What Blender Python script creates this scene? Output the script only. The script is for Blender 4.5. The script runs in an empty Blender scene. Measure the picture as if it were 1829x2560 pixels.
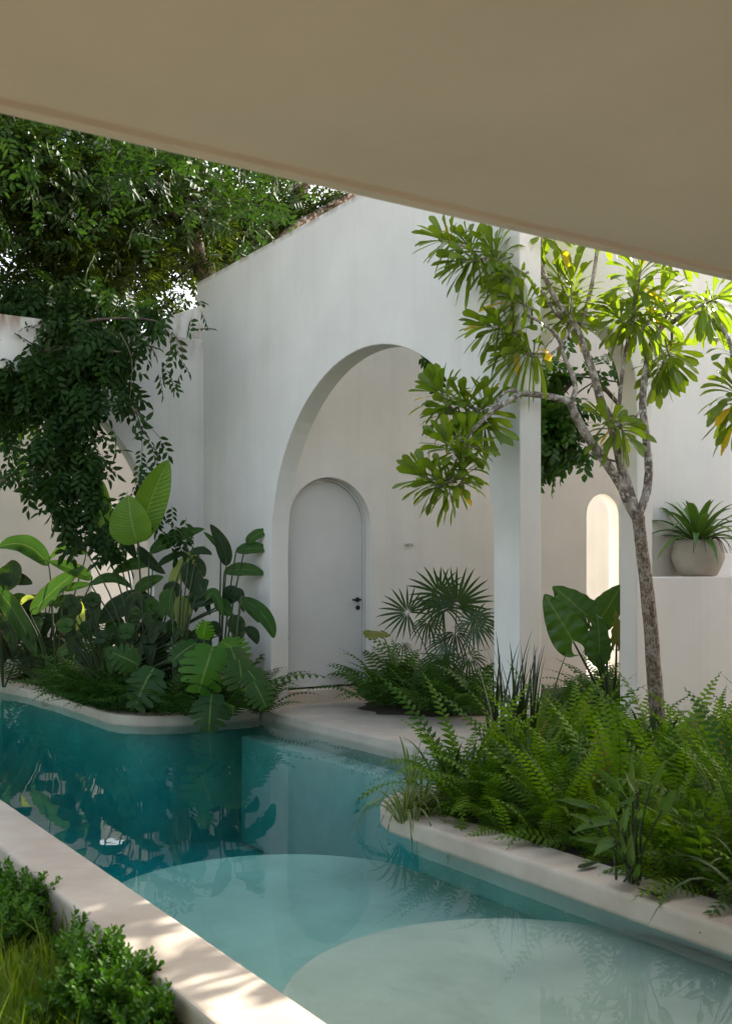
import bpy, bmesh, math, random
import numpy as np
from mathutils import Vector, Matrix
R = math.radians
random.seed(7); rng = np.random.default_rng(7)
S = bpy.context.scene
COL = S.collection

# ------------------------------------------------------------------ camera
CH = 1.62; TH = R(33.1); FPX = 2666.0; PCX, PHY = 914.5, 1430.0
cd = bpy.data.cameras.new('camera'); cam = bpy.data.objects.new('camera', cd); COL.objects.link(cam)
cam.location = (0, 0, CH); cam.rotation_euler = (R(90), 0, -TH)
cd.sensor_width = 36; cd.lens = 36*FPX/2560; cd.shift_y = (PHY-1280)/2560
cd.clip_start = .05; cd.clip_end = 2000
cd.dof.use_dof = True; cd.dof.focus_distance = 10.0; cd.dof.aperture_fstop = 4.0
S.camera = cam
# ------------------------------------------------------------------ light
SUN_EL = R(33); SUN_AZ = math.atan2(.95, .31)          # from +Y towards +X
sd = Vector((math.sin(SUN_AZ)*math.cos(SUN_EL), math.cos(SUN_AZ)*math.cos(SUN_EL), math.sin(SUN_EL)))
W = bpy.data.worlds.new('World'); S.world = W; W.use_nodes = True
nt = W.node_tree; bg = nt.nodes['Background']; sky = nt.nodes.new('ShaderNodeTexSky')
sky.sky_type = 'NISHITA'; sky.sun_disc = False; sky.sun_elevation = SUN_EL; sky.sun_rotation = SUN_AZ
sky.dust_density = 2.5; sky.ozone_density = .6
hs = nt.nodes.new('ShaderNodeHueSaturation'); hs.inputs['Saturation'].default_value = .77; nt.links.new(sky.outputs[0], hs.inputs['Color'])
wm = nt.nodes.new('ShaderNodeMix'); wm.data_type = 'RGBA'; wm.blend_type = 'MULTIPLY'; wm.inputs[0].default_value = 1; wm.inputs[7].default_value = (1.0, .95, .86, 1)
nt.links.new(hs.outputs[0], wm.inputs[6]); nt.links.new(wm.outputs[2], bg.inputs[0]); bg.inputs[1].default_value = .15
sl = bpy.data.lights.new('sun', 'SUN'); sl.energy = 4.0; sl.angle = R(.53); sl.color = (1, .93, .82)
so = bpy.data.objects.new('sun', sl); COL.objects.link(so); so.rotation_euler = (-sd).to_track_quat('-Z', 'Y').to_euler()
S.view_settings.view_transform = 'Standard'; S.view_settings.look = 'None'; S.view_settings.gamma = 1
S.view_settings.exposure = 1.75
S.cycles.use_denoising = True; S.cycles.max_bounces = 12; S.cycles.diffuse_bounces = 6; S.cycles.transparent_max_bounces = 16
S.cycles.sample_clamp_indirect = 8

# ------------------------------------------------------------------ picture rays (photo pixels, used for measuring positions)
CT, ST = math.cos(TH), math.sin(TH)
def onD(px, py, d):
    a = (px-PCX)/FPX; b = (PHY-py)/FPX
    return np.array([(a*CT+ST)*d, (CT-a*ST)*d, CH+b*d])
def onX(px, py, X): a = (px-PCX)/FPX; return onD(px, py, X/(a*CT+ST))
def onY(px, py, Y): a = (px-PCX)/FPX; return onD(px, py, Y/(CT-a*ST))
def onZ(px, py, Z): b = (PHY-py)/FPX; return onD(px, py, (Z-CH)/b)
VIEW = np.array([ST, CT, 0.]); RIGHT = np.array([CT, -ST, 0.]); UP = np.array([0, 0, 1.])
def nrm(v): v = np.asarray(v, float); return v/(np.linalg.norm(v)+1e-9)

# ------------------------------------------------------------------ materials
def newmat(name):
    m = bpy.data.materials.new(name); m.use_nodes = True; t = m.node_tree
    return m, t, t.nodes, t.links, t.nodes['Principled BSDF']
def mixc(t, fac, a, b, mode='MIX'):
    n = t.nodes.new('ShaderNodeMix'); n.data_type = 'RGBA'; n.blend_type = mode
    if isinstance(fac, (int, float)): n.inputs[0].default_value = fac
    else: t.links.new(fac, n.inputs[0])
    for k, v in ((6, a), (7, b)):
        if isinstance(v, tuple): n.inputs[k].default_value = (*v[:3], 1)
        else: t.links.new(v, n.inputs[k])
    return n.outputs[2]
def mth(t, op, a, b=0.0, c=None, clamp=False):
    n = t.nodes.new('ShaderNodeMath'); n.operation = op; n.use_clamp = clamp
    for k, v in ((0, a), (1, b), (2, c)):
        if v is None: continue
        if isinstance(v, (int, float)): n.inputs[k].default_value = v
        else: t.links.new(v, n.inputs[k])
    return n.outputs[0]
def noise(t, scale, detail=4, rough=.55, stretch=None, coord='Object'):
    n = t.nodes.new('ShaderNodeTexNoise'); n.inputs['Scale'].default_value = scale
    n.inputs['Detail'].default_value = detail; n.inputs['Roughness'].default_value = rough
    tc = t.nodes.new('ShaderNodeTexCoord'); o = tc.outputs[coord]
    if stretch:
        mp = t.nodes.new('ShaderNodeMapping'); mp.inputs['Scale'].default_value = stretch; t.links.new(o, mp.inputs[0]); o = mp.outputs[0]
    t.links.new(o, n.inputs['Vector']); return n.outputs['Fac']
def ramp(t, f, p0, p1):
    n = t.nodes.new('ShaderNodeMapRange'); n.clamp = True
    n.inputs[1].default_value = p0; n.inputs[2].default_value = p1; t.links.new(f, n.inputs[0]); return n.outputs[0]
def bump(t, h, strength, dist, bsdf):
    n = t.nodes.new('ShaderNodeBump'); n.inputs['Strength'].default_value = strength; n.inputs['Distance'].default_value = dist
    t.links.new(h, n.inputs['Height']); t.links.new(n.outputs[0], bsdf.inputs['Normal'])
def attr(t, name):
    n = t.nodes.new('ShaderNodeAttribute'); n.attribute_name = name; return n.outputs['Fac']

def plaster(name, c=(.77, .735, .685), stain_top=None, stain_base=None, streak=.5, sh=.32):
    m, t, N, L, b = newmat(name)
    dk = tuple(x*.90 for x in c)
    col = mixc(t, ramp(t, noise(t, 1.3, 6, .6), .3, .7), c, dk)
    st = ramp(t, noise(t, 3.4, 5, .62, (1, 1, .06)), .50, .72)
    col = mixc(t, mth(t, 'MULTIPLY', st, streak*.5), col, tuple(x*y for x, y in zip(c, (.72, .70, .66))))
    tc = N.new('ShaderNodeTexCoord'); sx = N.new('ShaderNodeSeparateXYZ'); L.new(tc.outputs['Object'], sx.inputs[0]); z = sx.outputs[2]
    if stain_top is not None:
        d = ramp(t, z, stain_top-sh, stain_top)
        f = mth(t, 'MULTIPLY', d, ramp(t, noise(t, 4.5, 6, .65, (1, 1, .25)), .38, .68))
        col = mixc(t, f, col, (.24, .14, .075))
    if stain_base is not None:
        d = mth(t, 'SUBTRACT', 1.0, ramp(t, z, stain_base, stain_base+.55))
        f = mth(t, 'MULTIPLY', d, ramp(t, noise(t, 5, 6, .65), .3, .75))
        col = mixc(t, mth(t, 'MULTIPLY', f, .75), col, (.50, .37, .27))
    L.new(col, b.inputs['Base Color']); b.inputs['Roughness'].default_value = .85; b.inputs['Specular IOR Level'].default_value = .2
    h = mth(t, 'ADD', mth(t, 'MULTIPLY', noise(t, 1.6, 3, .5), 1.0), mth(t, 'MULTIPLY', noise(t, 45, 4, .6), .12))
    bump(t, h, .35, .02, b)
    return m
def stone(name, c1, c2, c3, rough=.6, scale=3):
    m, t, N, L, b = newmat(name)
    col = mixc(t, ramp(t, noise(t, scale, 6, .62), .35, .68), c1, c2)
    col = mixc(t, ramp(t, noise(t, scale*1.9, 5, .6, (1, .45, 1)), .58, .8), col, c3)
    col = mixc(t, mth(t, 'MULTIPLY', ramp(t, noise(t, 60, 3, .7), .62, .75), .35), col, tuple(x*.6 for x in c1))
    L.new(col, b.inputs['Base Color']); b.inputs['Roughness'].default_value = rough
    bump(t, mth(t, 'ADD', noise(t, 14, 5, .6), mth(t, 'MULTIPLY', noise(t, 90, 2), .3)), .2, .01, b)
    return m
def leafmat(name, c1, c2, trans=.3, rough=.38, rib=None, old=None, old_share=0., vein=0., spec=.5, tboost=(1.6, 1.5, .6), stripe=None, burn=False):
    m, t, N, L, b = newmat(name)
    r = attr(t, 'rnd'); u = attr(t, 'lu'); v = attr(t, 'lv')
    col = mixc(t, r, c1, c2)
    oi = N.new('ShaderNodeObjectInfo')
    col = mixc(t, mth(t, 'MULTIPLY', oi.outputs['Random'], .35), col, tuple((a+bb)*.5*k for a, bb, k in zip(c1, c2, (1.25, 1.0, .7))))
    col = mixc(t, mth(t, 'MULTIPLY', ramp(t, noise(t, 9, 3), .4, .7), .25), col, tuple(x*.75 for x in c1))
    if stripe:
        s = mth(t, 'LESS_THAN', mth(t, 'ABSOLUTE', mth(t, 'SUBTRACT', mth(t, 'ABSOLUTE', u), .82)), .2)
        col = mixc(t, s, col, stripe)
    if rib:
        f = mth(t, 'SUBTRACT', 1.0, ramp(t, mth(t, 'ABSOLUTE', u), .015, .06)); col = mixc(t, mth(t, 'MULTIPLY', f, .6), col, rib)
    if burn:                                               # dry brown margins and blotches on some leaves
        e = mth(t, 'ADD', mth(t, 'ABSOLUTE', u), mth(t, 'MULTIPLY', mth(t, 'SUBTRACT', noise(t, 22, 4, .65), .5), .9))
        e = mth(t, 'MAXIMUM', ramp(t, e, .93, 1.0), ramp(t, noise(t, 13, 5, .7), .70, .74))
        f = mth(t, 'MULTIPLY', e, mth(t, 'GREATER_THAN', r, .45)); col = mixc(t, mth(t, 'MULTIPLY', f, .85), col, (.17, .10, .04))
    if old:
        f = mth(t, 'GREATER_THAN', r, 1-old_share); col = mixc(t, f, col, old)
    L.new(col, b.inputs['Base Color']); b.inputs['Roughness'].default_value = rough; b.inputs['Specular IOR Level'].default_value = spec
    if vein:
        w = mth(t, 'SINE', mth(t, 'MULTIPLY', mth(t, 'SUBTRACT', v, mth(t, 'MULTIPLY', mth(t, 'ABSOLUTE', u), .14)), vein))
        bump(t, w, .35, .004, b)
    tr = N.new('ShaderNodeBsdfTranslucent')
    tcol = mixc(t, 1.0, col, tboost, 'MULTIPLY'); L.new(tcol, tr.inputs[0])
    mx = N.new('ShaderNodeMixShader'); mx.inputs[0].default_value = trans
    L.new(b.outputs[0], mx.inputs[1]); L.new(tr.outputs[0], mx.inputs[2]); L.new(mx.outputs[0], N['Material Output'].inputs[0])
    return m
def bark(name, c1, c2, c3, scale=14):
    m, t, N, L, b = newmat(name)
    n1 = noise(t, scale, 5, .6, (1, 1, .55)); n2 = noise(t, scale*2.3, 4, .65, (1, 1, .8))
    col = mixc(t, ramp(t, n1, .42, .56), c1, c2); col = mixc(t, ramp(t, n2, .52, .60), col, c3)
    L.new(col, b.inputs['Base Color']); b.inputs['Roughness'].default_value = .8
    bump(t, mth(t, 'ADD', n1, n2), 1.0, .02, b); return m

M = {}
M['plaster'] = plaster('white_plaster')
M['plaster_st'] = plaster('stained_white_plaster', stain_top=4.60, streak=.7)
M['plaster_gb'] = plaster('weathered_white_plaster', stain_top=5.37, stain_base=.05, streak=.5, sh=.06)
M['plaster_in'] = plaster('courtyard_plaster', c=(.71, .685, .645), stain_base=.05)
M['soffit'] = plaster('cream_soffit', c=(.86, .755, .64), streak=0)
M['door'] = plaster('door_paint', c=(.64, .63, .61), streak=0)
M['coping'] = stone('limestone_coping', (.54, .475, .39), (.41, .345, .275), (.47, .355, .26), scale=2.4)
M['deck'] = stone('limestone_deck', (.50, .445, .375), (.38, .335, .285), (.47, .37, .29), rough=.55)
M['step'] = stone('limestone_step', (.66, .56, .47), (.58, .46, .36), (.62, .50, .40))
M['pool'] = stone('pool_plaster', (.45, .455, .395), (.34, .36, .305), (.30, .315, .265), rough=.7, scale=2.2)
M['soil'] = stone('dark_soil', (.05, .035, .022), (.03, .022, .014), (.07, .05, .03), rough=.95, scale=9)
M['ground'] = stone('garden_ground', (.20, .17, .12), (.14, .13, .08), (.25, .20, .14), rough=.95, scale=2)
M['paving'] = stone('pale_paving', (.50, .47, .42), (.45, .42, .37), (.47, .42, .36))
M['terrace'] = stone('terrace_stone', (.70, .64, .55), (.62, .56, .48), (.66, .57, .47))
M['pot'] = stone('concrete_pot', (.47, .41, .34), (.40, .35, .29), (.50, .42, .34), rough=.85, scale=8)
m, t, N, L, b = newmat('black_metal'); b.inputs['Base Color'].default_value = (.02, .02, .02, 1); b.inputs['Roughness'].default_value = .4; b.inputs['Metallic'].default_value = .6; M['black'] = m
m, t, N, L, b = newmat('dull_steel'); b.inputs['Base Color'].default_value = (.5, .48, .45, 1); b.inputs['Roughness'].default_value = .35; b.inputs['Metallic'].default_value = 1; M['steel'] = m
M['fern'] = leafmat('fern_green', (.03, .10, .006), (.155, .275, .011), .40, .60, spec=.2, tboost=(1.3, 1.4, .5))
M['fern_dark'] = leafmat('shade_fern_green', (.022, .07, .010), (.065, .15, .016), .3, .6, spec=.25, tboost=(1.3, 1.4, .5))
M['fern_yellow'] = leafmat('yellowing_fern', (.16, .17, .015), (.20, .14, .02), .3, .6)
M['plum'] = leafmat('spoon_leaf', (.095, .16, .017), (.185, .26, .024), .48, .30, rib=(.26, .32, .10), old=(.62, .40, .03), old_share=.02, tboost=(1.95, 1.95, .5), vein=70)
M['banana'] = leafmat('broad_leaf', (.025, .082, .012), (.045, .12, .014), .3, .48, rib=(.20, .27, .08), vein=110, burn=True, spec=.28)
M['banana_bright'] = leafmat('backlit_broad_leaf', (.11, .25, .014), (.14, .28, .018), .5, .35, rib=(.30, .40, .10), vein=110)  # light from behind the upright paddles is put into this colour
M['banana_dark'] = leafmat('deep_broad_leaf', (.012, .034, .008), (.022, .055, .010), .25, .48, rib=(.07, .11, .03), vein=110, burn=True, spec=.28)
M['banana_pale'] = leafmat('pale_broad_leaf', (.22, .30, .06), (.25, .33, .08), .45, .4, rib=(.30, .36, .12), vein=110, burn=True)
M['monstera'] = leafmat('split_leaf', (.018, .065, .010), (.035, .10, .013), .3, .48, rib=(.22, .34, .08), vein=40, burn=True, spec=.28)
M['monstera_lit'] = leafmat('lit_split_leaf', (.06, .19, .014), (.08, .22, .018), .48, .28, rib=(.30, .42, .10), vein=40, spec=.28)  # brighter copy of the split leaf, light put into its colour
M['palm'] = leafmat('fan_leaf', (.018, .052, .010), (.032, .08, .013), .25, .35, rib=(.06, .13, .03))
M['ear'] = leafmat('elephant_ear_leaf', (.034, .108, .011), (.048, .13, .014), .3, .3, rib=(.16, .24, .06), vein=45)
M['ear_olive'] = leafmat('olive_round_leaf', (.15, .17, .02), (.17, .19, .025), .35, .45, rib=(.2, .22, .05), vein=30)
M['strap'] = leafmat('strap_leaf', (.024, .07, .014), (.045, .105, .02), .25, .6, rib=(.1, .2, .06))
M['spider'] = leafmat('striped_leaf', (.08, .15, .03), (.11, .19, .05), .3, .4, stripe=(.30, .34, .15))
M['purple'] = leafmat('dark_strap_leaf', (.016, .028, .010), (.028, .05, .014), .2, .4)
M['ginger'] = leafmat('lance_leaf', (.05, .14, .03), (.10, .20, .04), .3, .33, rib=(.16, .26, .08), vein=60)
M['agave'] = leafmat('rosette_leaf', (.065, .15, .03), (.13, .23, .045), .2, .4)
M['vine'] = leafmat('hanging_leaf', (.008, .028, .007), (.034, .085, .011), .3, .6, spec=.22, rib=(.06, .12, .03))
M['tree'] = leafmat('canopy_leaf', (.008, .024, .005), (.042, .070, .007), .36, .6, spec=.2, tboost=(2.2, 1.9, .5))
M['shrub'] = leafmat('glossy_leaf', (.04, .13, .010), (.085, .21, .016), .28, .5, spec=.28, tboost=(1.3, 1.4, .5))
M['grass'] = leafmat('grass_blade', (.09, .19, .012), (.19, .30, .022), .4, .5)
M['dry'] = leafmat('dry_leaf_brown', (.16, .08, .035), (.22, .12, .05), .15, .7)
M['dark_alcove'] = leafmat('alcove_leaf', (.028, .085, .014), (.06, .15, .018), .35, .25, rib=(.06, .13, .03))
M['stem'] = stone('green_stem', (.028, .055, .014), (.04, .065, .016), (.05, .055, .018), rough=.5, scale=20)
M['bark'] = bark('pale_patchy_bark', (.36, .30, .25), (.13, .095, .07), (.52, .48, .43), 13)
M['bark_low'] = bark('rough_brown_bark', (.19, .13, .09), (.38, .32, .26), (.085, .055, .038), 24)
M['bark_dark'] = bark('dark_bark', (.10, .075, .055), (.16, .12, .085), (.06, .045, .035), 9)
M['bark_white'] = bark('white_flecked_bark', (.18, .11, .075), (.12, .075, .05), (.55, .50, .44), 8)

# ------------------------------------------------------------------ object helpers
def tag(o, label=None, cat=None, group=None, kind=None):
    if label: o['label'] = label
    if cat: o['category'] = cat; o['kind'] = 'thing'
    if group: o['group'] = group
    if kind: o['kind'] = kind
    return o
def empty(name, loc, label, cat, group=None):
    o = bpy.data.objects.new(name, None); COL.objects.link(o); o.location = [float(x) for x in loc]; o.empty_display_size = .1
    return tag(o, label, cat, group)
def link(name, me, mats, parent=None):
    for m in (mats if isinstance(mats, (list, tuple)) else [mats]): me.materials.append(m)
    o = bpy.data.objects.new(name, me); COL.objects.link(o)
    if parent is not None:
        o.parent = parent; o.matrix_parent_inverse = Matrix.Translation(parent.location).inverted() if parent.parent is None else Matrix.Identity(4)
    return o
def from_bm(name, bm, mat, parent=None, bev=0., smooth=False):
    bmesh.ops.recalc_face_normals(bm, faces=bm.faces)
    me = bpy.data.meshes.new(name); bm.to_mesh(me); bm.free()
    if smooth: me.polygons.foreach_set('use_smooth', [True]*len(me.polygons))
    o = link(name, me, mat, parent)
    if bev:
        b = o.modifiers.new('bevel', 'BEVEL'); b.width = bev; b.segments = 3; b.limit_method = 'ANGLE'; b.angle_limit = R(40)
    return o
def prism(pts, axis, a, b, bm=None):
    """extrude a closed 2-D outline along an axis: 'x' (pts = y,z), 'y' (x,z), 'z' (x,y)"""
    bm = bm or bmesh.new()
    f = {'x': lambda p, c: (c, p[0], p[1]), 'y': lambda p, c: (p[0], c, p[1]), 'z': lambda p, c: (p[0], p[1], c)}[axis]
    A = [bm.verts.new(f(p, a)) for p in pts]; B = [bm.verts.new(f(p, b)) for p in pts]
    bm.faces.new(A); bm.faces.new(B[::-1]); n = len(pts)
    for i in range(n): bm.faces.new((A[i], B[i], B[(i+1) % n], A[(i+1) % n]))
    return bm
def box(bm, x0, x1, y0, y1, z0, z1): return prism([(x0, y0), (x1, y0), (x1, y1), (x0, y1)], 'z', z0, z1, bm)
def arc(cx, cy, r, a0, a1, n=28): return [(cx+r*math.cos(R(a0+(a1-a0)*i/n)), cy+r*math.sin(R(a0+(a1-a0)*i/n))) for i in range(n+1)]
def wall_outline(u0, u1, z0, z1, openings):
    """outline with arched openings that reach the foot: (centre, radius, spring)"""
    p = [(u0, z0), (u0, z1), (u1, z1), (u1, z0)]
    for c, r, s in sorted(openings, reverse=True):
        p += [(c+r, z0)] + arc(c, s, r, 0, 180, 40) + [(c-r, z0)]
    return p

class MB:
    """collects quads (numpy) with leaf coordinates and links them as one mesh"""
    def __init__(s): s.V = []; s.Q = []; s.U = []; s.W = []; s.Rn = []; s.MI = []; s.n = 0
    def add(s, v, q, u=None, w=None, r=None, mi=0):
        v = np.asarray(v, float); k = len(v)
        s.V.append(v); s.Q.append(np.asarray(q, int)+s.n); s.n += k
        s.U.append(np.zeros(k) if u is None else u); s.W.append(np.zeros(k) if w is None else w)
        s.Rn.append(np.full(k, random.random() if r is None else r) if r is None or np.isscalar(r) else r)
        s.MI.append(np.full(len(q), mi))
    def mesh(s, name):
        V = np.concatenate(s.V); Q = np.concatenate(s.Q); me = bpy.data.meshes.new(name)
        me.vertices.add(len(V)); me.vertices.foreach_set('co', V.ravel())
        me.loops.add(Q.size); me.loops.foreach_set('vertex_index', Q.ravel())
        me.polygons.add(len(Q)); me.polygons.foreach_set('loop_start', np.arange(0, Q.size, 4)); me.polygons.foreach_set('loop_total', np.full(len(Q), 4))
        me.polygons.foreach_set('material_index', np.concatenate(s.MI)); me.polygons.foreach_set('use_smooth', np.ones(len(Q), bool))
        for nm, a in (('lu', s.U), ('lv', s.W), ('rnd', s.Rn)):
            at = me.attributes.new(nm, 'FLOAT', 'POINT'); at.data.foreach_set('value', np.concatenate(a).astype(np.float32))
        me.update(calc_edges=True); return me
    def build(s, name, mats, parent=None): return link(name, s.mesh(name), mats, parent)

def bez(pts, n):
    t = np.linspace(0, 1, n+1)[:, None]; p = [np.asarray(x, float) for x in pts]
    if len(p) == 3: return (1-t)**2*p[0]+2*t*(1-t)*p[1]+t*t*p[2]
    return (1-t)**3*p[0]+3*t*(1-t)**2*p[1]+3*t*t*(1-t)*p[2]+t**3*p[3]
def thru(a, m, b):                                         # quadratic that passes through m
    a, m, b = map(lambda x: np.asarray(x, float), (a, m, b)); return [a, 2*m-.5*(a+b), b]
PROF = {
    'paddle': lambda t: np.clip(np.sin(np.pi*np.clip(t, 0, 1)**.8)**.62, .02, 1),
    'lance': lambda t: np.clip(np.sin(np.pi*t**.75)**.9, .02, 1),
    'spoon': lambda t: np.clip(.14+.86*np.clip((t-.05)/.72, 0, 1)**1.25, 0, 1)*np.where(t > .80, np.sqrt(np.clip(1-((t-.80)/.205)**2, .02, 1)), 1),
    'strap': lambda t: np.clip(1-t**2.2, .03, 1)*np.clip(.55+t*2, 0, 1),
    'spike': lambda t: np.clip((1-t)**.8, .03, 1)*np.clip(.7+t, 0, 1),
    'agave': lambda t: np.clip(np.clip(.55+1.4*t, 0, 1)*(1-t**3.2), .02, 1),
}
def blade(mb, pts, width, N, prof='lance', n=8, cols=2, fold=.15, wave=0., mi=0, r=None, twist=0.):
    C = bez(pts, n); t = np.linspace(0, 1, n+1)
    T = np.gradient(C, axis=0); T /= np.linalg.norm(T, axis=1)[:, None]+1e-9
    N = np.asarray(N, float); Wd = np.cross(T, N); Wd /= np.linalg.norm(Wd, axis=1)[:, None]+1e-9
    Nn = np.cross(Wd, T)
    if twist:
        a = twist*t[:, None]; Wd, Nn = Wd*np.cos(a)+Nn*np.sin(a), Nn*np.cos(a)-Wd*np.sin(a)
    w = PROF[prof](t)*width/2
    us = np.linspace(-1, 1, cols+1); ph = random.random()*6.28
    V = []; U = []; Wv = []
    for u in us:
        off = fold*abs(u)*w + wave*width*abs(u)**2*np.sin(t*17+ph+(2 if u > 0 else 0))*np.sin(np.pi*t)
        V.append(C+Wd*(u*w)[:, None]+Nn*off[:, None]); U.append(np.full(n+1, u)); Wv.append(t)
    V = np.concatenate(V); k = n+1
    Q = [(c*k+i, c*k+i+1, (c+1)*k+i+1, (c+1)*k+i) for c in range(cols) for i in range(n)]
    mb.add(V, Q, np.concatenate(U), np.concatenate(Wv), r, mi)
def tube(mb, pts, rad, ns=8, mi=0, sub=4, wob=0.):
    P = np.asarray(pts, float); rr = np.asarray(rad, float) if not np.isscalar(rad) else np.full(len(P), rad)
    if sub > 1 and len(P) > 2:
        E = np.vstack([2*P[0]-P[1], P, 2*P[-1]-P[-2]]); out = []; ro = []
        for i in range(1, len(E)-2):
            for k in range(sub):
                t = k/sub; a, b, c, d = E[i-1:i+3]
                out.append(.5*((2*b)+(-a+c)*t+(2*a-5*b+4*c-d)*t*t+(-a+3*b-3*c+d)*t**3)); ro.append(rr[i-1]*(1-t)+rr[i]*t)
        out.append(P[-1]); ro.append(rr[-1]); P = np.array(out); rr = np.array(ro)
    n = len(P); T = np.gradient(P, axis=0); T /= np.linalg.norm(T, axis=1)[:, None]+1e-9
    up = np.array([.31, .2, .93]); V = []
    for i in range(n):
        x = nrm(np.cross(T[i], up)); y = np.cross(T[i], x)
        for k in range(ns):
            a = 6.2832*k/ns; q = rr[i]*(1+wob*(random.random()-.5)); V.append(P[i]+x*math.cos(a)*q+y*math.sin(a)*q)
    Q = [(i*ns+k, i*ns+(k+1) % ns, (i+1)*ns+(k+1) % ns, (i+1)*ns+k) for i in range(n-1) for k in range(ns)]
    Q += [((n-1)*ns+k, (n-1)*ns+k+1, (n-1)*ns+ns-2-k, (n-1)*ns+ns-1-k) for k in range(ns//2-1)]
    mb.add(np.array(V), Q, None, np.repeat(np.linspace(0, 1, n), ns), None, mi)
def lathe(prof, ns=40, bm=None, c=(0, 0, 0)):
    bm = bm or bmesh.new(); rings = [[bm.verts.new((c[0]+r*math.cos(6.28318*k/ns), c[1]+r*math.sin(6.28318*k/ns), c[2]+z)) for k in range(ns)] for r, z in prof]
    for a, b in zip(rings, rings[1:]):
        for k in range(ns): bm.faces.new((a[k], a[(k+1) % ns], b[(k+1) % ns], b[k]))
    bm.faces.new(rings[0][::-1]); bm.faces.new(rings[-1]); return bm

# ------------------------------------------------------------------ SETTING: ground, pool, water, deck
GZ = -.14
bm = bmesh.new()
for x0, x1, y0, y1 in ((-400, 1.60, -400, 400), (1.60, 12.0, -400, 1.40), (1.60, 12.0, 17.2, 400), (12.0, 400, -400, 400)):
    bm.faces.new([bm.verts.new((x, y, GZ)) for x, y in ((x0, y0), (x1, y0), (x1, y1), (x0, y1))])
tag(from_bm('ground', bm, M['ground']), kind='structure')
def pool_outline(inset):
    o = inset                                              # how far the basin wall stands behind the coping nose
    p = [(1.86-o*.3, 17), (1.86-o*.3, 1.45), (3.78+o, 1.45), (3.78+o, 5.42)]
    p += arc(4.48, 5.42, .70-o, 180, 90, 12)[1:]
    p += [(5.50, 6.12-o), (5.50, 10.55+o)]
    p += [(4.65, 10.55+o)] + arc(4.65, 11.25, .70-o, 270, 180, 12)[1:] + [(3.95+o, 13.0), (3.72+o, 15.2), (3.72+o, 17)]
    return p
PO = pool_outline(.25)
bm = bmesh.new(); fl = [bm.verts.new((x, y, -1.35)) for x, y in PO]; tp = [bm.verts.new((x, y, -.02)) for x, y in PO]
bm.faces.new(fl)
for i in range(len(PO)): j = (i+1) % len(PO); bm.faces.new((fl[i], fl[j], tp[j], tp[i]))
tag(from_bm('pool_basin', bm, M['pool']), kind='structure')
def shelf(name, cx, cy, r, z, mat):
    pts = [(1.80, 1.47)] + [(4.02, 1.47), (min(cx+r, 4.02), cy)] + arc(cx, cy, r, 0, 180, 48)[1:-1] + [(1.80, cy)]
    pts = [(min(max(x, 1.80), 4.02), y) for x, y in pts]
    q = [pts[0]]
    for p in pts[1:]:
        if math.dist(p, q[-1]) > 1e-4: q.append(p)
    return tag(from_bm(name, prism(q, 'z', -1.34, z), mat, bev=.02), kind='structure')
shelf('pool_step', 2.95, 5.45, 1.10, -.30, M['pool'])
shelf('pool_step', 2.95, 3.30, 1.03, -.13, M['pool'])
tag(from_bm('pool_bench', box(bmesh.new(), 5.22, 5.49, 6.2, 10.5, -1.33, -.17), M['pool'], bev=.02), kind='structure')
# water body
m, t, N, L, b = newmat('pool_water'); N.remove(b)
gl = N.new('ShaderNodeBsdfGlossy'); gl.inputs['Roughness'].default_value = .0; tr = N.new('ShaderNodeBsdfTransparent')
fr = N.new('ShaderNodeFresnel'); fr.inputs[0].default_value = 1.36
ge = N.new('ShaderNodeNewGeometry'); fac = mth(t, 'MULTIPLY', fr.outputs[0], mth(t, 'SUBTRACT', 1.0, ge.outputs['Backfacing']))
mx = N.new('ShaderNodeMixShader'); L.new(fac, mx.inputs[0]); L.new(tr.outputs[0], mx.inputs[1]); L.new(gl.outputs[0], mx.inputs[2])
nb = N.new('ShaderNodeBump'); nb.inputs['Strength'].default_value = .09; nb.inputs['Distance'].default_value = .01
L.new(noise(t, 3.2, 2, .5), nb.inputs['Height']); L.new(nb.outputs[0], gl.inputs['Normal'])
va = N.new('ShaderNodeVolumeAbsorption'); va.inputs[0].default_value = (.0, .87, .905, 1); va.inputs[1].default_value = .66
L.new(mx.outputs[0], N['Material Output'].inputs[0]); L.new(va.outputs[0], N['Material Output'].inputs[1])
M['water'] = m
tag(from_bm('water', prism(pool_outline(.27), 'z', -1.5, 0.0), m), kind='structure')
# copings
CT_Z = .10
def strip(name, outer, inner, z0, z1, mat, bev=.018): return tag(from_bm(name, prism(outer+inner[::-1], 'z', z0, z1), mat, bev=bev), kind='structure')
tag(from_bm('pool_coping', box(bmesh.new(), 1.53, 1.86, 1.45, 17, -.30, CT_Z), M['coping'], bev=.02), kind='structure')
o1 = [(3.78, 1.45)] + arc(4.48, 5.42, .70, 180, 90, 20) + [(5.62, 6.12)]
i1 = [(4.08, 1.45)] + arc(4.48, 5.42, .40, 180, 90, 20) + [(5.62, 5.82)]
strip('pool_coping', o1, i1, -.025, CT_Z, M['coping'], .022)
o2 = [(5.48, 10.55), (4.65, 10.55)] + arc(4.65, 11.25, .70, 270, 180, 20)[1:] + [(3.95, 13.0), (3.88, 14.0), (3.72, 15.2), (3.72, 17)]
i2 = [(5.48, 10.85), (4.65, 10.85)] + arc(4.65, 11.25, .40, 270, 180, 20)[1:] + [(4.25, 13.0), (4.18, 14.0), (4.02, 15.2), (4.02, 17)]
strip('pool_coping', o2, i2, -.025, CT_Z, M['coping'], .022)
tag(from_bm('pool_deck', prism([(5.50, 6.125), (5.50, 11.0), (14, 11.0), (14, 6.125)], 'z', -.30, .085), M['deck'], bev=.02), kind='structure')
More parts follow.
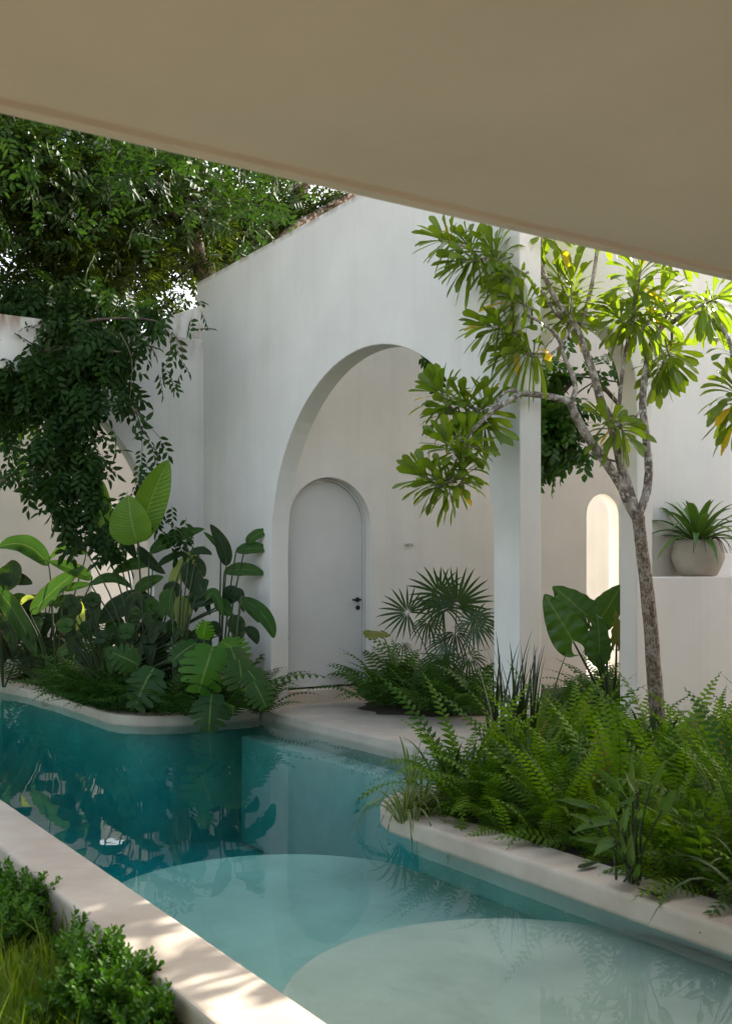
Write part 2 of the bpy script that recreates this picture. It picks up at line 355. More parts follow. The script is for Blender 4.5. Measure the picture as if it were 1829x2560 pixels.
tag(from_bm('garden_bed', prism([(4.05, 1.45)] + arc(4.48, 5.42, .42, 180, 90, 12) + [(5.63, 5.84), (5.63, 6.118), (12, 6.118), (12, 1.45)], 'z', -.6, .06), M['soil']), kind='structure')
tag(from_bm('garden_bed', prism([(5.73, 10.85), (4.65, 10.85)] + arc(4.65, 11.25, .42, 270, 180, 12)[1:] + [(4.22, 13.0), (4.0, 15.2), (4.0, 17.15), (9, 17.15), (9, 11.2), (5.73, 11.2)], 'z', -.6, .06), M['soil']), kind='structure')
def mound(name, cx, cy, rx, ry, h, z0=.08):
    bm = bmesh.new(); n = 32; rings = []
    for r, z in ((1, 0), (.9, .45), (.7, .8), (.4, 1), (.1, 1.02)):
        rings.append([bm.verts.new((cx+rx*r*math.cos(6.283*k/n)*(1+.06*math.sin(k*2.3)), cy+ry*r*math.sin(6.283*k/n), z0+h*z)) for k in range(n)])
    for a, b2 in zip(rings, rings[1:]):
        for k in range(n): bm.faces.new((a[k], a[(k+1) % n], b2[(k+1) % n], b2[k]))
    bm.faces.new(rings[-1]); return tag(from_bm(name, bm, M['soil'], smooth=True), kind='structure')
mound('garden_bed', 7.75, 9.75, 1.35, .98, .08)
mound('garden_bed', 9.4, 9.3, 1.1, 1.1, .08)
tag(from_bm('terrace', box(bmesh.new(), -10, 14, -8, 1.44, -.13, .11), M['terrace'], bev=.02), kind='structure')
tag(from_bm('back_yard', box(bmesh.new(), 9.0, 40, 11.2, 17.15, -.13, .07), M['paving']), kind='structure')  # pale paving, added to bounce sun onto the wall beyond the slit
tag(from_bm('back_yard', box(bmesh.new(), 4.03, 40, 17.16, 30, -.13, .07), M['paving']), kind='structure')  # paving added likewise to brighten what the rear left slit shows

# ------------------------------------------------------------------ walls
def vwall(name, u0, u1, z0, z1, y0, y1, ops, mat, label, bev=.012):
    return tag(from_bm(name, prism(wall_outline(u0, u1, z0, z1, ops), 'y', y0, y1), mat, bev=bev), label, 'wall')
tag(from_bm('arch_wall', prism(wall_outline(6.52, 12.81, -.12, 5.38, [(8.815, 1.965, 1.87)]), 'x', 5.73, 5.96), M['plaster_gb'], bev=.012),
    'tall white plaster wall pierced by the big arch in front of the door', 'wall')
vwall('arch_wall', -3.0, 5.75, -1.4, 4.60, 12.603, 12.83, [(3.08, 1.98, 2.0)], M['plaster_st'], 'rust stained garden wall with an arch behind the broad leaved plants')
cw = wall_outline(5.94, 30.0, -.12, 5.2, [(6.53, .57, 2.165), (11.015, .315, 2.405)]); cw[2:3] = [(7.7, 5.2), (7.7, 11.0), (30.0, 11.0)]  # tall right part is unseen, added to keep sun out of the courtyard
tag(from_bm('courtyard_wall', box(prism(cw, 'y', 10.78, 10.98), 9.0, 9.2, 10.97, 16.08, -.12, 4.3), M['plaster_in'], bev=.012), 'long beige courtyard wall holding the arched door and the slit opening', 'wall')  # box is an unseen divider, added to cut bounce from the sunlit yard
vwall('arch_wall', 5.94, 7.64, -.12, 4.62, 6.85, 7.06, [(6.84, .59, 3.27)], M['plaster'], 'narrow white wall with a slender arch behind the pale barked tree')
tag(from_bm('planter_wall', prism([(7.60, 6.853), (14, 6.853), (14, 7.62), (8.06, 7.62), (7.62, 7.05)], 'z', -.12, 1.575), M['plaster'], bev=.012), 'low plastered block wall whose ledge carries the round pot', 'wall')
tag(from_bm('garden_wall', prism([(8.02, 1.56), (8.02, 5.6), (10.2, 5.6), (19.4, 11.97), (26, 11.97), (26, 1.56)], 'y', 7.35, 7.58), M['plaster'], bev=.012), 'tall white wall rising behind the potted rosette plant', 'wall')  # sloping top, out of view, shaped to shade the pool but not the coping
vwall('garden_wall', -3.0, 16.0, -.12, 4.35, 16.05, 16.25, [(5.76, .32, 2.44)], M['plaster_in'], 'rear white wall with a sunlit slit seen through the far left arch')
tag(from_bm('parapet_block', prism([(5.2, 4.6), (5.2, 4.82), (5.74, 5.06), (5.74, 4.6)], 'y', 12.66, 12.82), M['plaster_st'], bev=.01), 'small stained parapet stub on top of the left garden wall corner', 'wall')
M['plaster_b'] = plaster('bright_white_plaster', c=(.52, .51, .49), streak=.4)
tag(from_bm('light_well_wall', box(bmesh.new(), 10, 24, 15.2, 15.4, -.12, 3.6), M['plaster_b'], bev=.012), 'bright white wall glimpsed through the slit beside the elephant ear plant', 'wall')
tag(from_bm('light_well_wall', box(bmesh.new(), 4.5, 12, 20.0, 20.2, -.14, 3.6), M['plaster_b'], bev=.012), 'bright white wall glimpsed through the slit in the rear left wall', 'wall')
# house that carries the overhanging roof
rf = empty('roof_overhang', (2, 0, 3.0), 'cream plastered roof overhang crossing the top of the view', 'roof')
prof = [(3.275, 3.035), (3.275, 3.30), (-9, 3.30), (-9, 3.0), (3.165, 3.0), (3.165, 3.012), (3.200, 3.012), (3.200, 2.985), (3.255, 2.985)]
from_bm('soffit', prism(prof, 'x', -12, 16), M['soffit'], rf, bev=.008)
from_bm('house_wall', box(bmesh.new(), -12, 16, -3.2, -3.0, .112, 2.997), M['plaster'], rf)
# door
dr = empty('arched_door', (6.53, 10.93, .24), 'pale grey arched door with black handle inside the big arch', 'door')
def arch_pts(c, r, s, z0): return [(c+r, z0)] + arc(c, s, r, 0, 180, 36) + [(c-r, z0)]
from_bm('door_panel', prism(arch_pts(6.53, .535, 2.165, .262), 'y', 10.925, 10.965), M['door'], dr, bev=.004)
from_bm('gap_shade_strip', box(bmesh.new(), 5.975, 7.085, 10.945, 10.968, .2415, .275), M['black'], dr)  # black strip painting the shade of the gap under the door
ring = arch_pts(6.53, .568, 2.165, .245) + arch_pts(6.53, .540, 2.165, .245)[::-1]
from_bm('frame', prism(ring, 'y', 10.905, 10.972), M['door'], dr, bev=.003)
hx, hz = 6.985, None
hp = onY(893, 1499, 10.92); kp = onY(894, 1519, 10.92)
def disc(c, r, y0, y1, bm=None, n=24):
    return prism([(c[0]+r*math.cos(6.2832*k/n), c[2]+r*math.sin(6.2832*k/n)) for k in range(n)], 'y', y0, y1, bm)
hb = disc(hp, .030, 10.910, 10.924); disc(hp, .011, 10.870, 10.911, hb)
hnd = from_bm('handle', hb, M['black'], dr, bev=.002)
lv = bmesh.new(); box(lv, hp[0]-.105, hp[0]+.022, 10.858, 10.876, hp[2]-.011, hp[2]+.011)
lever = from_bm('lever', lv, M['black'], None, bev=.006); lever.parent = hnd; lever.matrix_parent_inverse = hnd.matrix_world.inverted()
from_bm('keyhole_plate', disc(kp, .028, 10.912, 10.924), M['black'], dr, bev=.002)
st = bmesh.new(); box(st, 5.963, 7.098, 10.777, 10.978, .0, .24)
tag(from_bm('door_step', st, M['step'], bev=.008), 'stained limestone step under the arched door', 'step')
# spout on the courtyard wall
sp = onY(1018, 1361, 10.78); sb = MB()
tube(sb, [(sp[0], 10.80, sp[2]), (sp[0], 10.74, sp[2]), (sp[0]+.03, 10.70, sp[2]+.002)], [.016, .016, .014], 10, sub=1)
tube(sb, [(sp[0]-.05, 10.755, sp[2]), (sp[0], 10.75, sp[2]), (sp[0]+.06, 10.745, sp[2])], .011, 8, sub=1)
tag(sb.build('wall_spout', M['steel']), 'small steel water spout stuck in the courtyard wall right of the door', 'spout')

# ------------------------------------------------------------------ POT with rosette plant
pc = onY(1743, 1351, 7.11); zt = pc[2]; zb = 1.575; H = zt-zb; R0 = .262
pr = [(.15, 0), (.185, .012), (.225, H*.25), (.258, H*.5), (.252, H*.72), (.225, H*.93), (.212, H), (.185, H), (.185, H-.04), (.02, H-.045)]
tag(from_bm('planter_pot', lathe(pr, 48, None, (pc[0], 7.11, zb+.002)), M['pot'], smooth=True), 'round concrete pot standing on the plastered ledge', 'pot')
base = np.array([pc[0], 7.11, zt-.03])
ag = empty('rosette_plant', base, 'spiky green rosette plant growing in the round concrete pot', 'plant')
mb = MB()
for i in range(42):
    az = i*2.39996; f = i/41; el = R(84-82*f**.8); Lg = .43+.22*math.sin(f*2.6)+random.uniform(-.03, .03)
    d = np.array([math.cos(az)*math.cos(el), math.sin(az)*math.cos(el), math.sin(el)])
    h = nrm(np.array([math.cos(az), math.sin(az), 0])); p0 = base+h*.03+UP*.03*(1-f)
    p2 = p0+d*Lg*.95+h*Lg*.12-UP*Lg*(.05+.38*f)
    if p2[1] > 7.33: p2[1] = 7.33
    blade(mb, thru(p0, p0+d*Lg*.55, p2), .085, nrm(UP+h*.01-d*.3), 'agave', 9, 2, .35)
mb.build('foliage', M['agave'], ag)
mb = MB()
for i in range(9):
    az = random.uniform(3.3, 6.2); h = np.array([math.cos(az), math.sin(az), 0])
    tube(mb, [base+h*.05, base+h*.17+UP*.06, base+h*.27+UP*.02, base+h*(.31+.05*random.random())-UP*.10], [.006, .005, .004, .002], 5)
tube(mb, [base-UP*.02, base+UP*.07], [.05, .045], 10, sub=1)
mb.build('root', M['bark_dark'], ag)

# ------------------------------------------------------------------ PALE BARKED TREE with spoon leaves
tb = onD(1650, 1884, 8.8); tb[2] = .06
tree = empty('spoon_leaf_tree', tb, 'slender pale barked tree with drooping spoon shaped leaf rosettes', 'tree')
mb = MB()
def br(pts, r0, r1, mi=0, ns=10):
    P = [onD(*p) for p in pts]; tube(mb, P, np.linspace(r0, r1, len(P)), ns, mi, 6, .07); return P
tube(mb, [tb-UP*.05, tb+UP*.05]+[onD(*p) for p in ((1643, 1800, 8.8), (1632, 1660, 8.8), (1621, 1520, 8.8), (1600, 1344, 8.8), (1594, 1290, 8.8))],
     [.085, .075, .063, .062, .058, .050, .052], 14, 1, 6, .09)
br([(1594, 1300, 8.8), (1570, 1258, 8.79), (1552, 1215, 8.78), (1515, 1159, 8.76), (1474, 1102, 8.72), (1444, 1051, 8.68), (1424, 1006, 8.64)], .044, .033)
br([(1426, 1008, 8.64), (1404, 998, 8.6), (1352, 988, 8.5), (1301, 985, 8.42), (1270, 1003, 8.38), (1240, 1021, 8.33), (1204, 1051, 8.28), (1174, 1082, 8.25)], .029, .017)
br([(1176, 1080, 8.25), (1172, 1118, 8.22), (1161, 1160, 8.2), (1135, 1192, 8.2), (1105, 1204, 8.2)], .014, .010, 0, 8)
br([(1176, 1082, 8.25), (1145, 1098, 8.22), (1118, 1110, 8.2)], .011, .008, 0, 8)
br([(1306, 984, 8.42), (1278, 975, 8.4), (1250, 990, 8.42), (1228, 1028, 8.45), (1200, 1046, 8.5), (1172, 1045, 8.55)], .015, .010, 0, 8)
br([(1425, 1008, 8.64), (1437, 975, 8.65), (1429, 934, 8.66), (1408, 888, 8.66), (1400, 857, 8.66), (1380, 827, 8.62), (1352, 806, 8.58), (1318, 788, 8.52)], .022, .013)
br([(1400, 866, 8.66), (1374, 886, 8.6), (1340, 893, 8.55), (1308, 884, 8.5)], .012, .009, 0, 8)
br([(1406, 880, 8.66), (1408, 852, 8.7), (1432, 818, 8.75)], .011, .010, 0, 8)
br([(1592, 1296, 8.8), (1556, 1179, 8.82), (1541, 1112, 8.84), (1520, 1041, 8.86), (1503, 1010, 8.86), (1485, 944, 8.86), (1462, 878, 8.86), (1444, 827, 8.86), (1431, 806, 8.86)], .044, .026, 0, 12)
br([(1434, 812, 8.86), (1393, 755, 8.85), (1362, 694, 8.85), (1337, 622, 8.85), (1320, 560, 8.85), (1312, 500, 8.85)], .024, .014)
br([(1432, 808, 8.86), (1398, 791, 8.83), (1367, 750, 8.8), (1342, 714, 8.77), (1306, 684, 8.72), (1270, 660, 8.7)], .021, .012)
br([(1340, 712, 8.77), (1300, 700, 8.7), (1262, 690, 8.65)], .012, .009, 0, 8)
br([(1338, 708, 8.77), (1346, 640, 8.8), (1356, 580, 8.8)], .012, .009, 0, 8)
br([(1446, 810, 8.87), (1464, 770, 8.9), (1480, 704, 8.92), (1490, 638, 8.95), (1500, 560, 8.95)], .022, .013)
br([(1528, 1046, 8.86), (1546, 1010, 8.88), (1551, 959, 8.9), (1561, 888, 8.9), (1572, 832, 8.9), (1587, 740, 8.9), (1600, 670, 8.9)], .019, .012)
br([(1594, 1290, 8.8), (1615, 1230, 8.82), (1620, 1164, 8.85), (1613, 1087, 8.9), (1605, 1010, 8.92), (1610, 949, 8.95), (1620, 888, 9.0), (1632, 850, 9.02), (1655, 815, 9.05)], .037, .024, 0, 12)
br([(1655, 815, 9.05), (1679, 806, 8.95), (1715, 783, 8.7), (1750, 783, 8.45), (1786, 806, 8.25), (1812, 832, 8.1), (1828, 880, 8.0), (1836, 960, 7.9)], .023, .014)
br([(1655, 818, 9.05), (1676, 790, 9.08), (1660, 760, 9.1), (1640, 735, 9.1)], .013, .009, 0, 8)
br([(1678, 806, 9.05), (1678, 850, 9.06), (1674, 900, 9.06)], .012, .009, 0, 8)
br([(1640, 838, 9.03), (1690, 750, 8.8), (1735, 742, 8.5), (1790, 756, 8.1)], .014, .010, 0, 8)
br([(1606, 1020, 8.92), (1575, 1056, 8.8), (1545, 1062, 8.75)], .012, .009, 0, 8)
mb.build('trunk', [M['bark'], M['bark_low']], tree)
def rosette(px, py, d, ax, n=26, Lg=.25, droop=.35, stem=.14):
    n = int(n*1.2); Lg *= 1.06; droop *= .72
    mb = MB(); c = onD(px, py, d); a = nrm(RIGHT*ax[0]+UP*ax[1]-VIEW*(ax[2] if len(ax) > 2 else 0))
    e1 = nrm(np.cross(a, [.3, .5, .81])); e2 = np.cross(a, e1)
    for i in range(n):
        f = i/(n-1); ph = i*2.39996+random.uniform(-.25, .25); el = R(72-98*f+random.uniform(-9, 9))
        rad = e1*math.cos(ph)+e2*math.sin(ph); dr_ = nrm(a*math.sin(el)+rad*math.cos(el))
        L_ = Lg*(.62+.42*math.sin(math.pi*min(1, .25+f*.7)))*random.uniform(.85, 1.12)
        p0 = c-a*(stem*f); g = droop*(.35+f)*L_
        p2 = p0+dr_*L_*.97-UP*g
        nn = nrm(a*.7+UP*.5+rng.normal(0, .25, 3)-dr_*.2)
        blade(mb, thru(p0, p0+dr_*L_*.52-UP*g*.16, p2), random.uniform(.055, .078), nn, 'spoon', 8, 2, .18, twist=random.uniform(-.5, .5))
    tube(mb, [c-a*(stem+.06), c+a*.015], [.011, .008], 6, 1, 1)
    mb.build('leaf_cluster', [M['plum'], M['bark']], tree)
for a in [(1105, 600, 8.7, (-.85, .25), 26, .26, .35), (1165, 610, 8.75, (-.5, .55), 26, .27, .6), (1232, 632, 8.7, (-.3, .7), 30, .30, .6),
          (1160, 655, 8.6, (-.7, -.1), 24, .27, .5), (1262, 700, 8.6, (-.6, -.2), 24, .27, .8), (1290, 752, 8.55, (-.7, .35), 30, .30, .6),
          (1215, 815, 8.5, (-.85, .1), 24, .26, .4), (1255, 820, 8.55, (-.5, .2), 24, .27, .5), (1300, 882, 8.5, (-.75, .05), 30, .29, .75),
          
          (1428, 700, 8.9, (0, 1), 36, .30, .30, .30), (1420, 790, 8.95, (0, .8), 20, .27, .6), (1395, 690, 9.0, (-.3, .8), 18, .26, .5),
          (1600, 668, 8.9, (.1, .9), 34, .36, .55, .25), (1590, 742, 8.85, (.1, .8), 30, .34, .7, .25), (1655, 735, 9.1, (.35, .6), 28, .30, .6, .2),
          (1540, 790, 8.95, (-.4, .5), 22, .27, .5), (1625, 800, 8.85, (.2, .2), 20, .28, .9),
          (1674, 905, 9.06, (.2, -.9), 34, .29, .25), (1640, 940, 9.1, (-.3, -.6), 18, .25, .4),
          (1795, 742, 8.1, (.6, .3), 28, .27, .6), (1765, 790, 8.4, (0, -.6), 20, .26, .5), (1838, 960, 7.85, (.0, .8), 32, .28, .5), (1842, 1050, 7.85, (-.1, -.5), 24, .27, .6), (1860, 860, 7.95, (.5, .5), 24, .27, .5),
          (1520, 1055, 8.72, (-.3, .6), 22, .28, .45), (1560, 1085, 8.76, (.2, -.3), 16, .26, .5),
          (1098, 975, 8.5, (-.5, .75), 28, .27, .2), (1160, 1005, 8.55, (-.2, .9), 22, .25, .2), (1212, 1005, 8.5, (.15, .85), 26, .25, .25),
          (1215, 1060, 8.45, (.4, -.5), 20, .26, .4), (1165, 1050, 8.5, (-.6, -.3), 18, .24, .4), (1110, 1035, 8.5, (-.6, -.3), 18, .25, .4),
          (1118, 1108, 8.2, (-.5, .7), 24, .25, .2), (1165, 1090, 8.22, (.0, .9), 20, .24, .25), (1190, 1120, 8.25, (.6, -.3), 14, .22, .4), (1155, 1150, 8.2, (0, .3), 14, .22, .4),
          (1060, 1190, 8.2, (-.7, .6), 26, .26, .2), (1102, 1204, 8.2, (-.5, .3), 26, .27, .4), (1150, 1195, 8.2, (.5, .2), 16, .23, .4),
          (1312, 490, 8.85, (-.1, 1), 30, .30, .5), (1500, 545, 8.95, (.1, 1), 30, .30, .5), (1356, 560, 8.8, (.1, 1), 26, .29, .5), (1420, 520, 9.1, (0, 1), 26, .3, .5), (1700, 600, 9.0, (.3, .9), 26, .3, .5)]:
    rosette(*a)

# ------------------------------------------------------------------ FERNS
def frond(mb, p0, az, el, Lg, bend, npair=20, pl=.085, mi=0):
    n = npair; h = np.array([math.cos(az), math.sin(az), 0.]); s = np.array([-math.sin(az), math.cos(az), 0.])
    t = np.linspace(0, 1, n+1); ang = el-bend*t**1.3
    step = Lg/n; C = np.zeros((n+1, 3)); C[0] = p0
    side = random.uniform(-.35, .35)
    for i in range(n): C[i+1] = C[i]+step*(h*math.cos(ang[i])+UP*math.sin(ang[i])+s*side*t[i]*.6)
    T = np.gradient(C, axis=0); T /= np.linalg.norm(T, axis=1)[:, None]
    roll = random.uniform(-.5, .5)
    sd_ = np.cross(T, np.cross(h, s)*.0+UP*.6-h*.8); sd_ /= np.linalg.norm(sd_, axis=1)[:, None]
    nn = np.cross(sd_, T); sd_, nn = sd_*math.cos(roll)+nn*math.sin(roll), nn*math.cos(roll)-sd_*math.sin(roll)
    prof = np.clip(np.clip(.35+t*3.2, 0, 1)*(1-t**2.6)+.06, .08, 1)
    r = random.random(); i0 = int(n*.12)
    idx = np.arange(i0, n+1); V = []; 
    for sg in (-1, 1):
        for k in idx:
            l = pl*prof[k]*random.uniform(.85, 1.1); w = step*.50
            b = C[k]+(T[k]*step*.5 if sg > 0 else 0); d = sd_[k]*sg
            q1 = b+d*l*.5+T[k]*l*.10-nn[k]*l*.02; q2 = b+d*l*.95+T[k]*l*.34-nn[k]*l*.22
            V += [b-T[k]*w*.55, b+T[k]*w*.55, q1+T[k]*w*.62, q1-T[k]*w*.55, q2+T[k]*w*.10, q2-T[k]*w*.10]
    m_ = len(V)//6; o = np.arange(m_)*6
    Q = np.concatenate([np.stack([o, o+1, o+2, o+3], 1), np.stack([o+3, o+2, o+4, o+5], 1)])
    mb.add(np.array(V), Q, np.full(len(V), .5), None, r, mi)
    tube(mb, C[::4], np.linspace(.0035, .0012, len(C[::4])), 4, 2, 1)
def fern_mesh(name, nf, Lg, el0, bend, mats, pl=.085, npair=22, spread=.09):
    mb = MB()
    for i in range(nf):
        f = (i+.5)/nf; az = i*2.39996+random.uniform(-.3, .3)
        el = R(el0[1]+(el0[0]-el0[1])*f+random.uniform(-8, 8)); l = Lg*random.uniform(.72, 1.1)*(1-.22*f)
        h = np.array([math.cos(az), math.sin(az), 0])
        mi = 1 if random.random() < .03 else 0
        frond(mb, h*spread*random.random(), az, el, l, bend*random.uniform(.7, 1.3), npair, pl*random.uniform(.8, 1.15), mi)
    me = mb.mesh(name)
    for m_ in mats: me.materials.append(m_)
    return me
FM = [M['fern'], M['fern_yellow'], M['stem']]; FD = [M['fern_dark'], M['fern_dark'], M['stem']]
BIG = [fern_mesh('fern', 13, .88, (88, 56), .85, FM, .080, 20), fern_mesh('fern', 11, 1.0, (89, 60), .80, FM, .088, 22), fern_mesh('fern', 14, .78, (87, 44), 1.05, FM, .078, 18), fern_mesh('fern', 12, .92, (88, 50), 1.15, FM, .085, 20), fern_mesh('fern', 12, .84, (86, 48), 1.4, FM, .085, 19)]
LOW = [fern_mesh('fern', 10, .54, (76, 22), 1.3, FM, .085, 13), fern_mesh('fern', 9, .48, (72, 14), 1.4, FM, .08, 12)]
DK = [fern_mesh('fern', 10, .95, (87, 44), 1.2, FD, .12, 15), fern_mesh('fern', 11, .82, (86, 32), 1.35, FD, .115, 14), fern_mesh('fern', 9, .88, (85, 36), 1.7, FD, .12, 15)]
def put(name, me, loc, rz, sc, label, cat, group):
    o = bpy.data.objects.new(name, me); COL.objects.link(o); o.location = [float(x) for x in loc]
    o.rotation_euler = (random.uniform(-.08, .08), random.uniform(-.08, .08), rz); o.scale = (sc, sc, sc)
    return tag(o, label, cat, group)
G1 = 'ferns massed in the bed right of the pool'; T1 = 'bright green sword fern massed in the bed beside the right coping'
# back and middle rows
spots = []
def try_spot(x, y, md):
    if all((x-a)**2+(y-b_)**2 > md*md for a, b_ in spots): spots.append((x, y)); return True
    return False
cnt = 0
for _ in range(4000):
    x = random.uniform(4.42, 8.6); y = random.uniform(2.75, 6.3)
    if x < 5.65 and y > 5.55: continue
    if x > 5.5 and y > 6.35: continue
    if x < 4.6 and y > 5.35: continue
    rr_ = x*CT-y*ST; dd = x*ST+y*CT
    if abs(rr_) > .38*dd: continue
    if try_spot(x, y, .37):
        edge = x < 4.75
        me = random.choice(LOW if edge and random.random() < .6 else BIG)
        put('fern', me, (x, y, .06), random.uniform(0, 6.28), random.uniform(.90, 1.20)*(1.0 if not edge else .8)*(.78 if x > 5.9 else 1.0), T1, 'fern', G1); cnt += 1
    if cnt >= 105: break
for x, y, sc in ((4.30, 5.50, .95), (4.52, 5.72, 1.05), (4.25, 5.15, .75), (4.42, 4.35, .75), (4.40, 3.9, .7), (4.42, 3.5, .72), (4.4, 4.6, .8), (4.42, 5.30, .85), (4.62, 5.52, .9), (4.90, 5.55, 1.0), (5.20, 5.58, 1.05), (5.45, 5.6, 1.1), (4.50, 4.95, .95), (4.78, 5.2, 1.05), (5.6, 5.95, 1.1), (4.36, 4.7, .7), (5.9, 6.2, 1.0), (6.3, 6.3, 1.0)):
    put('fern', random.choice(BIG), (x, y, .06), random.uniform(0, 6.28), sc, T1, 'fern', G1)
for i in range(12):
    y = 2.9+i*.235
    put('fern', random.choice(LOW), (4.17+random.uniform(-.06, .1), y, .08), random.uniform(0, 6.28), random.uniform(.7, 1.0), 'small low fern spilling its fronds onto the right pool coping', 'fern', 'small ferns along the right coping')
# fern bed by the door
T2 = 'dark green fern at the courtyard bed beside the arched door'; G2 = 'ferns in the courtyard bed by the door'
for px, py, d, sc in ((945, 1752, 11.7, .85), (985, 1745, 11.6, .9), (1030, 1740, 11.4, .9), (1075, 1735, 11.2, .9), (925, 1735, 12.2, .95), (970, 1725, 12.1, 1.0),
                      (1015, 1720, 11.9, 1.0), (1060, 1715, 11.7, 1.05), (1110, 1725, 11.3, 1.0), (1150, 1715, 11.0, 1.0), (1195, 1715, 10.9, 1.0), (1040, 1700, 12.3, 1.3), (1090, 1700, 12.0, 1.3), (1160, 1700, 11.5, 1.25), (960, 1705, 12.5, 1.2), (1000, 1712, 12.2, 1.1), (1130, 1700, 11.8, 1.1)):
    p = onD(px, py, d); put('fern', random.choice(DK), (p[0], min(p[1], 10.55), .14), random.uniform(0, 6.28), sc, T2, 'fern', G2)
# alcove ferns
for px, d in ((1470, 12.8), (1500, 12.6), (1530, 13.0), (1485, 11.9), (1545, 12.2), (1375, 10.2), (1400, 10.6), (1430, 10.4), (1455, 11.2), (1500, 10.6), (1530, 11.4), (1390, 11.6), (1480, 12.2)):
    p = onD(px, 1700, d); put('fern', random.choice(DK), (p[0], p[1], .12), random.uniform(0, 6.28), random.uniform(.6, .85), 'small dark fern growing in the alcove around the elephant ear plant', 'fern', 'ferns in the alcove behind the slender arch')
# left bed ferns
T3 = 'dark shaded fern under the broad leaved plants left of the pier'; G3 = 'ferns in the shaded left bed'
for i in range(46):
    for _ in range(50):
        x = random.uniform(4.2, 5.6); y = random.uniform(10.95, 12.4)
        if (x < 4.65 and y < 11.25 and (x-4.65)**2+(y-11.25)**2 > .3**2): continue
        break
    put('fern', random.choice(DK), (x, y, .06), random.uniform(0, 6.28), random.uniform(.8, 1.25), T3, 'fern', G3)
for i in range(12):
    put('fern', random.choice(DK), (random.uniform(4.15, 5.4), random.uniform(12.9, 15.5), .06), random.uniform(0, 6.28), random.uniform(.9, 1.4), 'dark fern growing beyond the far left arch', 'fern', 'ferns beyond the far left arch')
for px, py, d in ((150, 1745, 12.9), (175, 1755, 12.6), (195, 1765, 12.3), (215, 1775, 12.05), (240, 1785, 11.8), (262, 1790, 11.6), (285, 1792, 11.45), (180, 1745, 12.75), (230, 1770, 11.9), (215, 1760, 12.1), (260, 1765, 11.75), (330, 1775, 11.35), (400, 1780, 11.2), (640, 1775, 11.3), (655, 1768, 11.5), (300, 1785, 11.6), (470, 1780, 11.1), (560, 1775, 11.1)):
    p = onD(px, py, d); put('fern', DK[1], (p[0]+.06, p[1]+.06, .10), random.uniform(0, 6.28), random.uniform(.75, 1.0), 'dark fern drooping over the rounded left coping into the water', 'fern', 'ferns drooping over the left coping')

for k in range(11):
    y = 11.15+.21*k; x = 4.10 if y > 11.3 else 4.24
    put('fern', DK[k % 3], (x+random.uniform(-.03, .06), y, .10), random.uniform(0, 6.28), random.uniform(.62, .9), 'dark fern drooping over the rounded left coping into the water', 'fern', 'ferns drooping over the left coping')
# ------------------------------------------------------------------ BROAD LEAVED PLANTS (left bed); leaf points measured on an enlargement of the photo
def z2(x, y, d): return onD(x*.431, 900+y*.431, d)
def broad(root, d, base, mid, tip, w, mat, wave=.05, tilt=0., stem=None, cols=4, prof='paddle', dd=(0, 0, 0)):
    a, m_, b_ = z2(*base, d+dd[0]), z2(*mid, d+dd[1]), z2(*tip, d+dd[2])
    wm = w*.431*d/FPX
    T = nrm(b_-a); N_ = nrm(-VIEW*.9+UP*.35+RIGHT*tilt); 
    mb = MB(); blade(mb, thru(a, m_, b_), wm*1.12, N_, prof, 22, cols, random.uniform(.12, .35), wave)
    lf = mb.build('leaf', mat, root)
    rl = np.array(root.location); rl0 = rl+UP*.02+nrm(a-rl)*np.array([1, 1, 0])*.05
    mb = MB(); c = (rl0+a)/2+UP*.12*np.linalg.norm(a-rl0)
    tube(mb, [rl0, c, a, a+(m_-a)*.3], [.013, .010, .008, .004], 7, 0, 5)
    mb.build('stem', M['stem'], root)
def root_at(name, x, y, d, label, z=.07):
    p = z2(x, y, d); return empty(name, (p[0], p[1], z), label, 'plant')
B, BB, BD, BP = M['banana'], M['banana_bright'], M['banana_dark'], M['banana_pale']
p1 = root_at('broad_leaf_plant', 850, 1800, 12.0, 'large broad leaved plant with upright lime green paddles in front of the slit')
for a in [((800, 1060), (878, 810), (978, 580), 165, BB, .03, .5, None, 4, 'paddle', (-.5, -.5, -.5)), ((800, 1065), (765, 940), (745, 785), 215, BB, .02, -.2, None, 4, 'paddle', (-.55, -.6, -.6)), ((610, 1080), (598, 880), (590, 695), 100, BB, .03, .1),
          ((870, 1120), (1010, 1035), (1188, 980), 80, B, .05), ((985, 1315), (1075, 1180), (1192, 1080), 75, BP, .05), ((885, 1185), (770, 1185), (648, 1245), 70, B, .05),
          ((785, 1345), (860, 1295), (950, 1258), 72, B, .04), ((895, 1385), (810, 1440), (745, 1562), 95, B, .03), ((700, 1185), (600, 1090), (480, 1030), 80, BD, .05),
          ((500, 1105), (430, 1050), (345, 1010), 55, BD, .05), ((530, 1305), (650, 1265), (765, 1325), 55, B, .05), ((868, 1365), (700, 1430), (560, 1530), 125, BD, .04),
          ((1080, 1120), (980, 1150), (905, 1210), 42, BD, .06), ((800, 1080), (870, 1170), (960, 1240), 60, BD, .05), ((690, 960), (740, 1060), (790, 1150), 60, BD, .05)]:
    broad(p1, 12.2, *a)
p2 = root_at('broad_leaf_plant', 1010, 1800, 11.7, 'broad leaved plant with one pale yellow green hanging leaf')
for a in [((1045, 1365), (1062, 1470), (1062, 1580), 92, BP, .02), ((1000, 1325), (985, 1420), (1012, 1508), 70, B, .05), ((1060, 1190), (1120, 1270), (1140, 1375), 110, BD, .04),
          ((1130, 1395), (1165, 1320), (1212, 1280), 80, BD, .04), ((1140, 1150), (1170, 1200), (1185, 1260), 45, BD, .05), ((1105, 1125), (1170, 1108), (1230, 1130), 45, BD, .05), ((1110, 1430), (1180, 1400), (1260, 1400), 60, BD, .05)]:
    broad(p2, 11.8, *a)
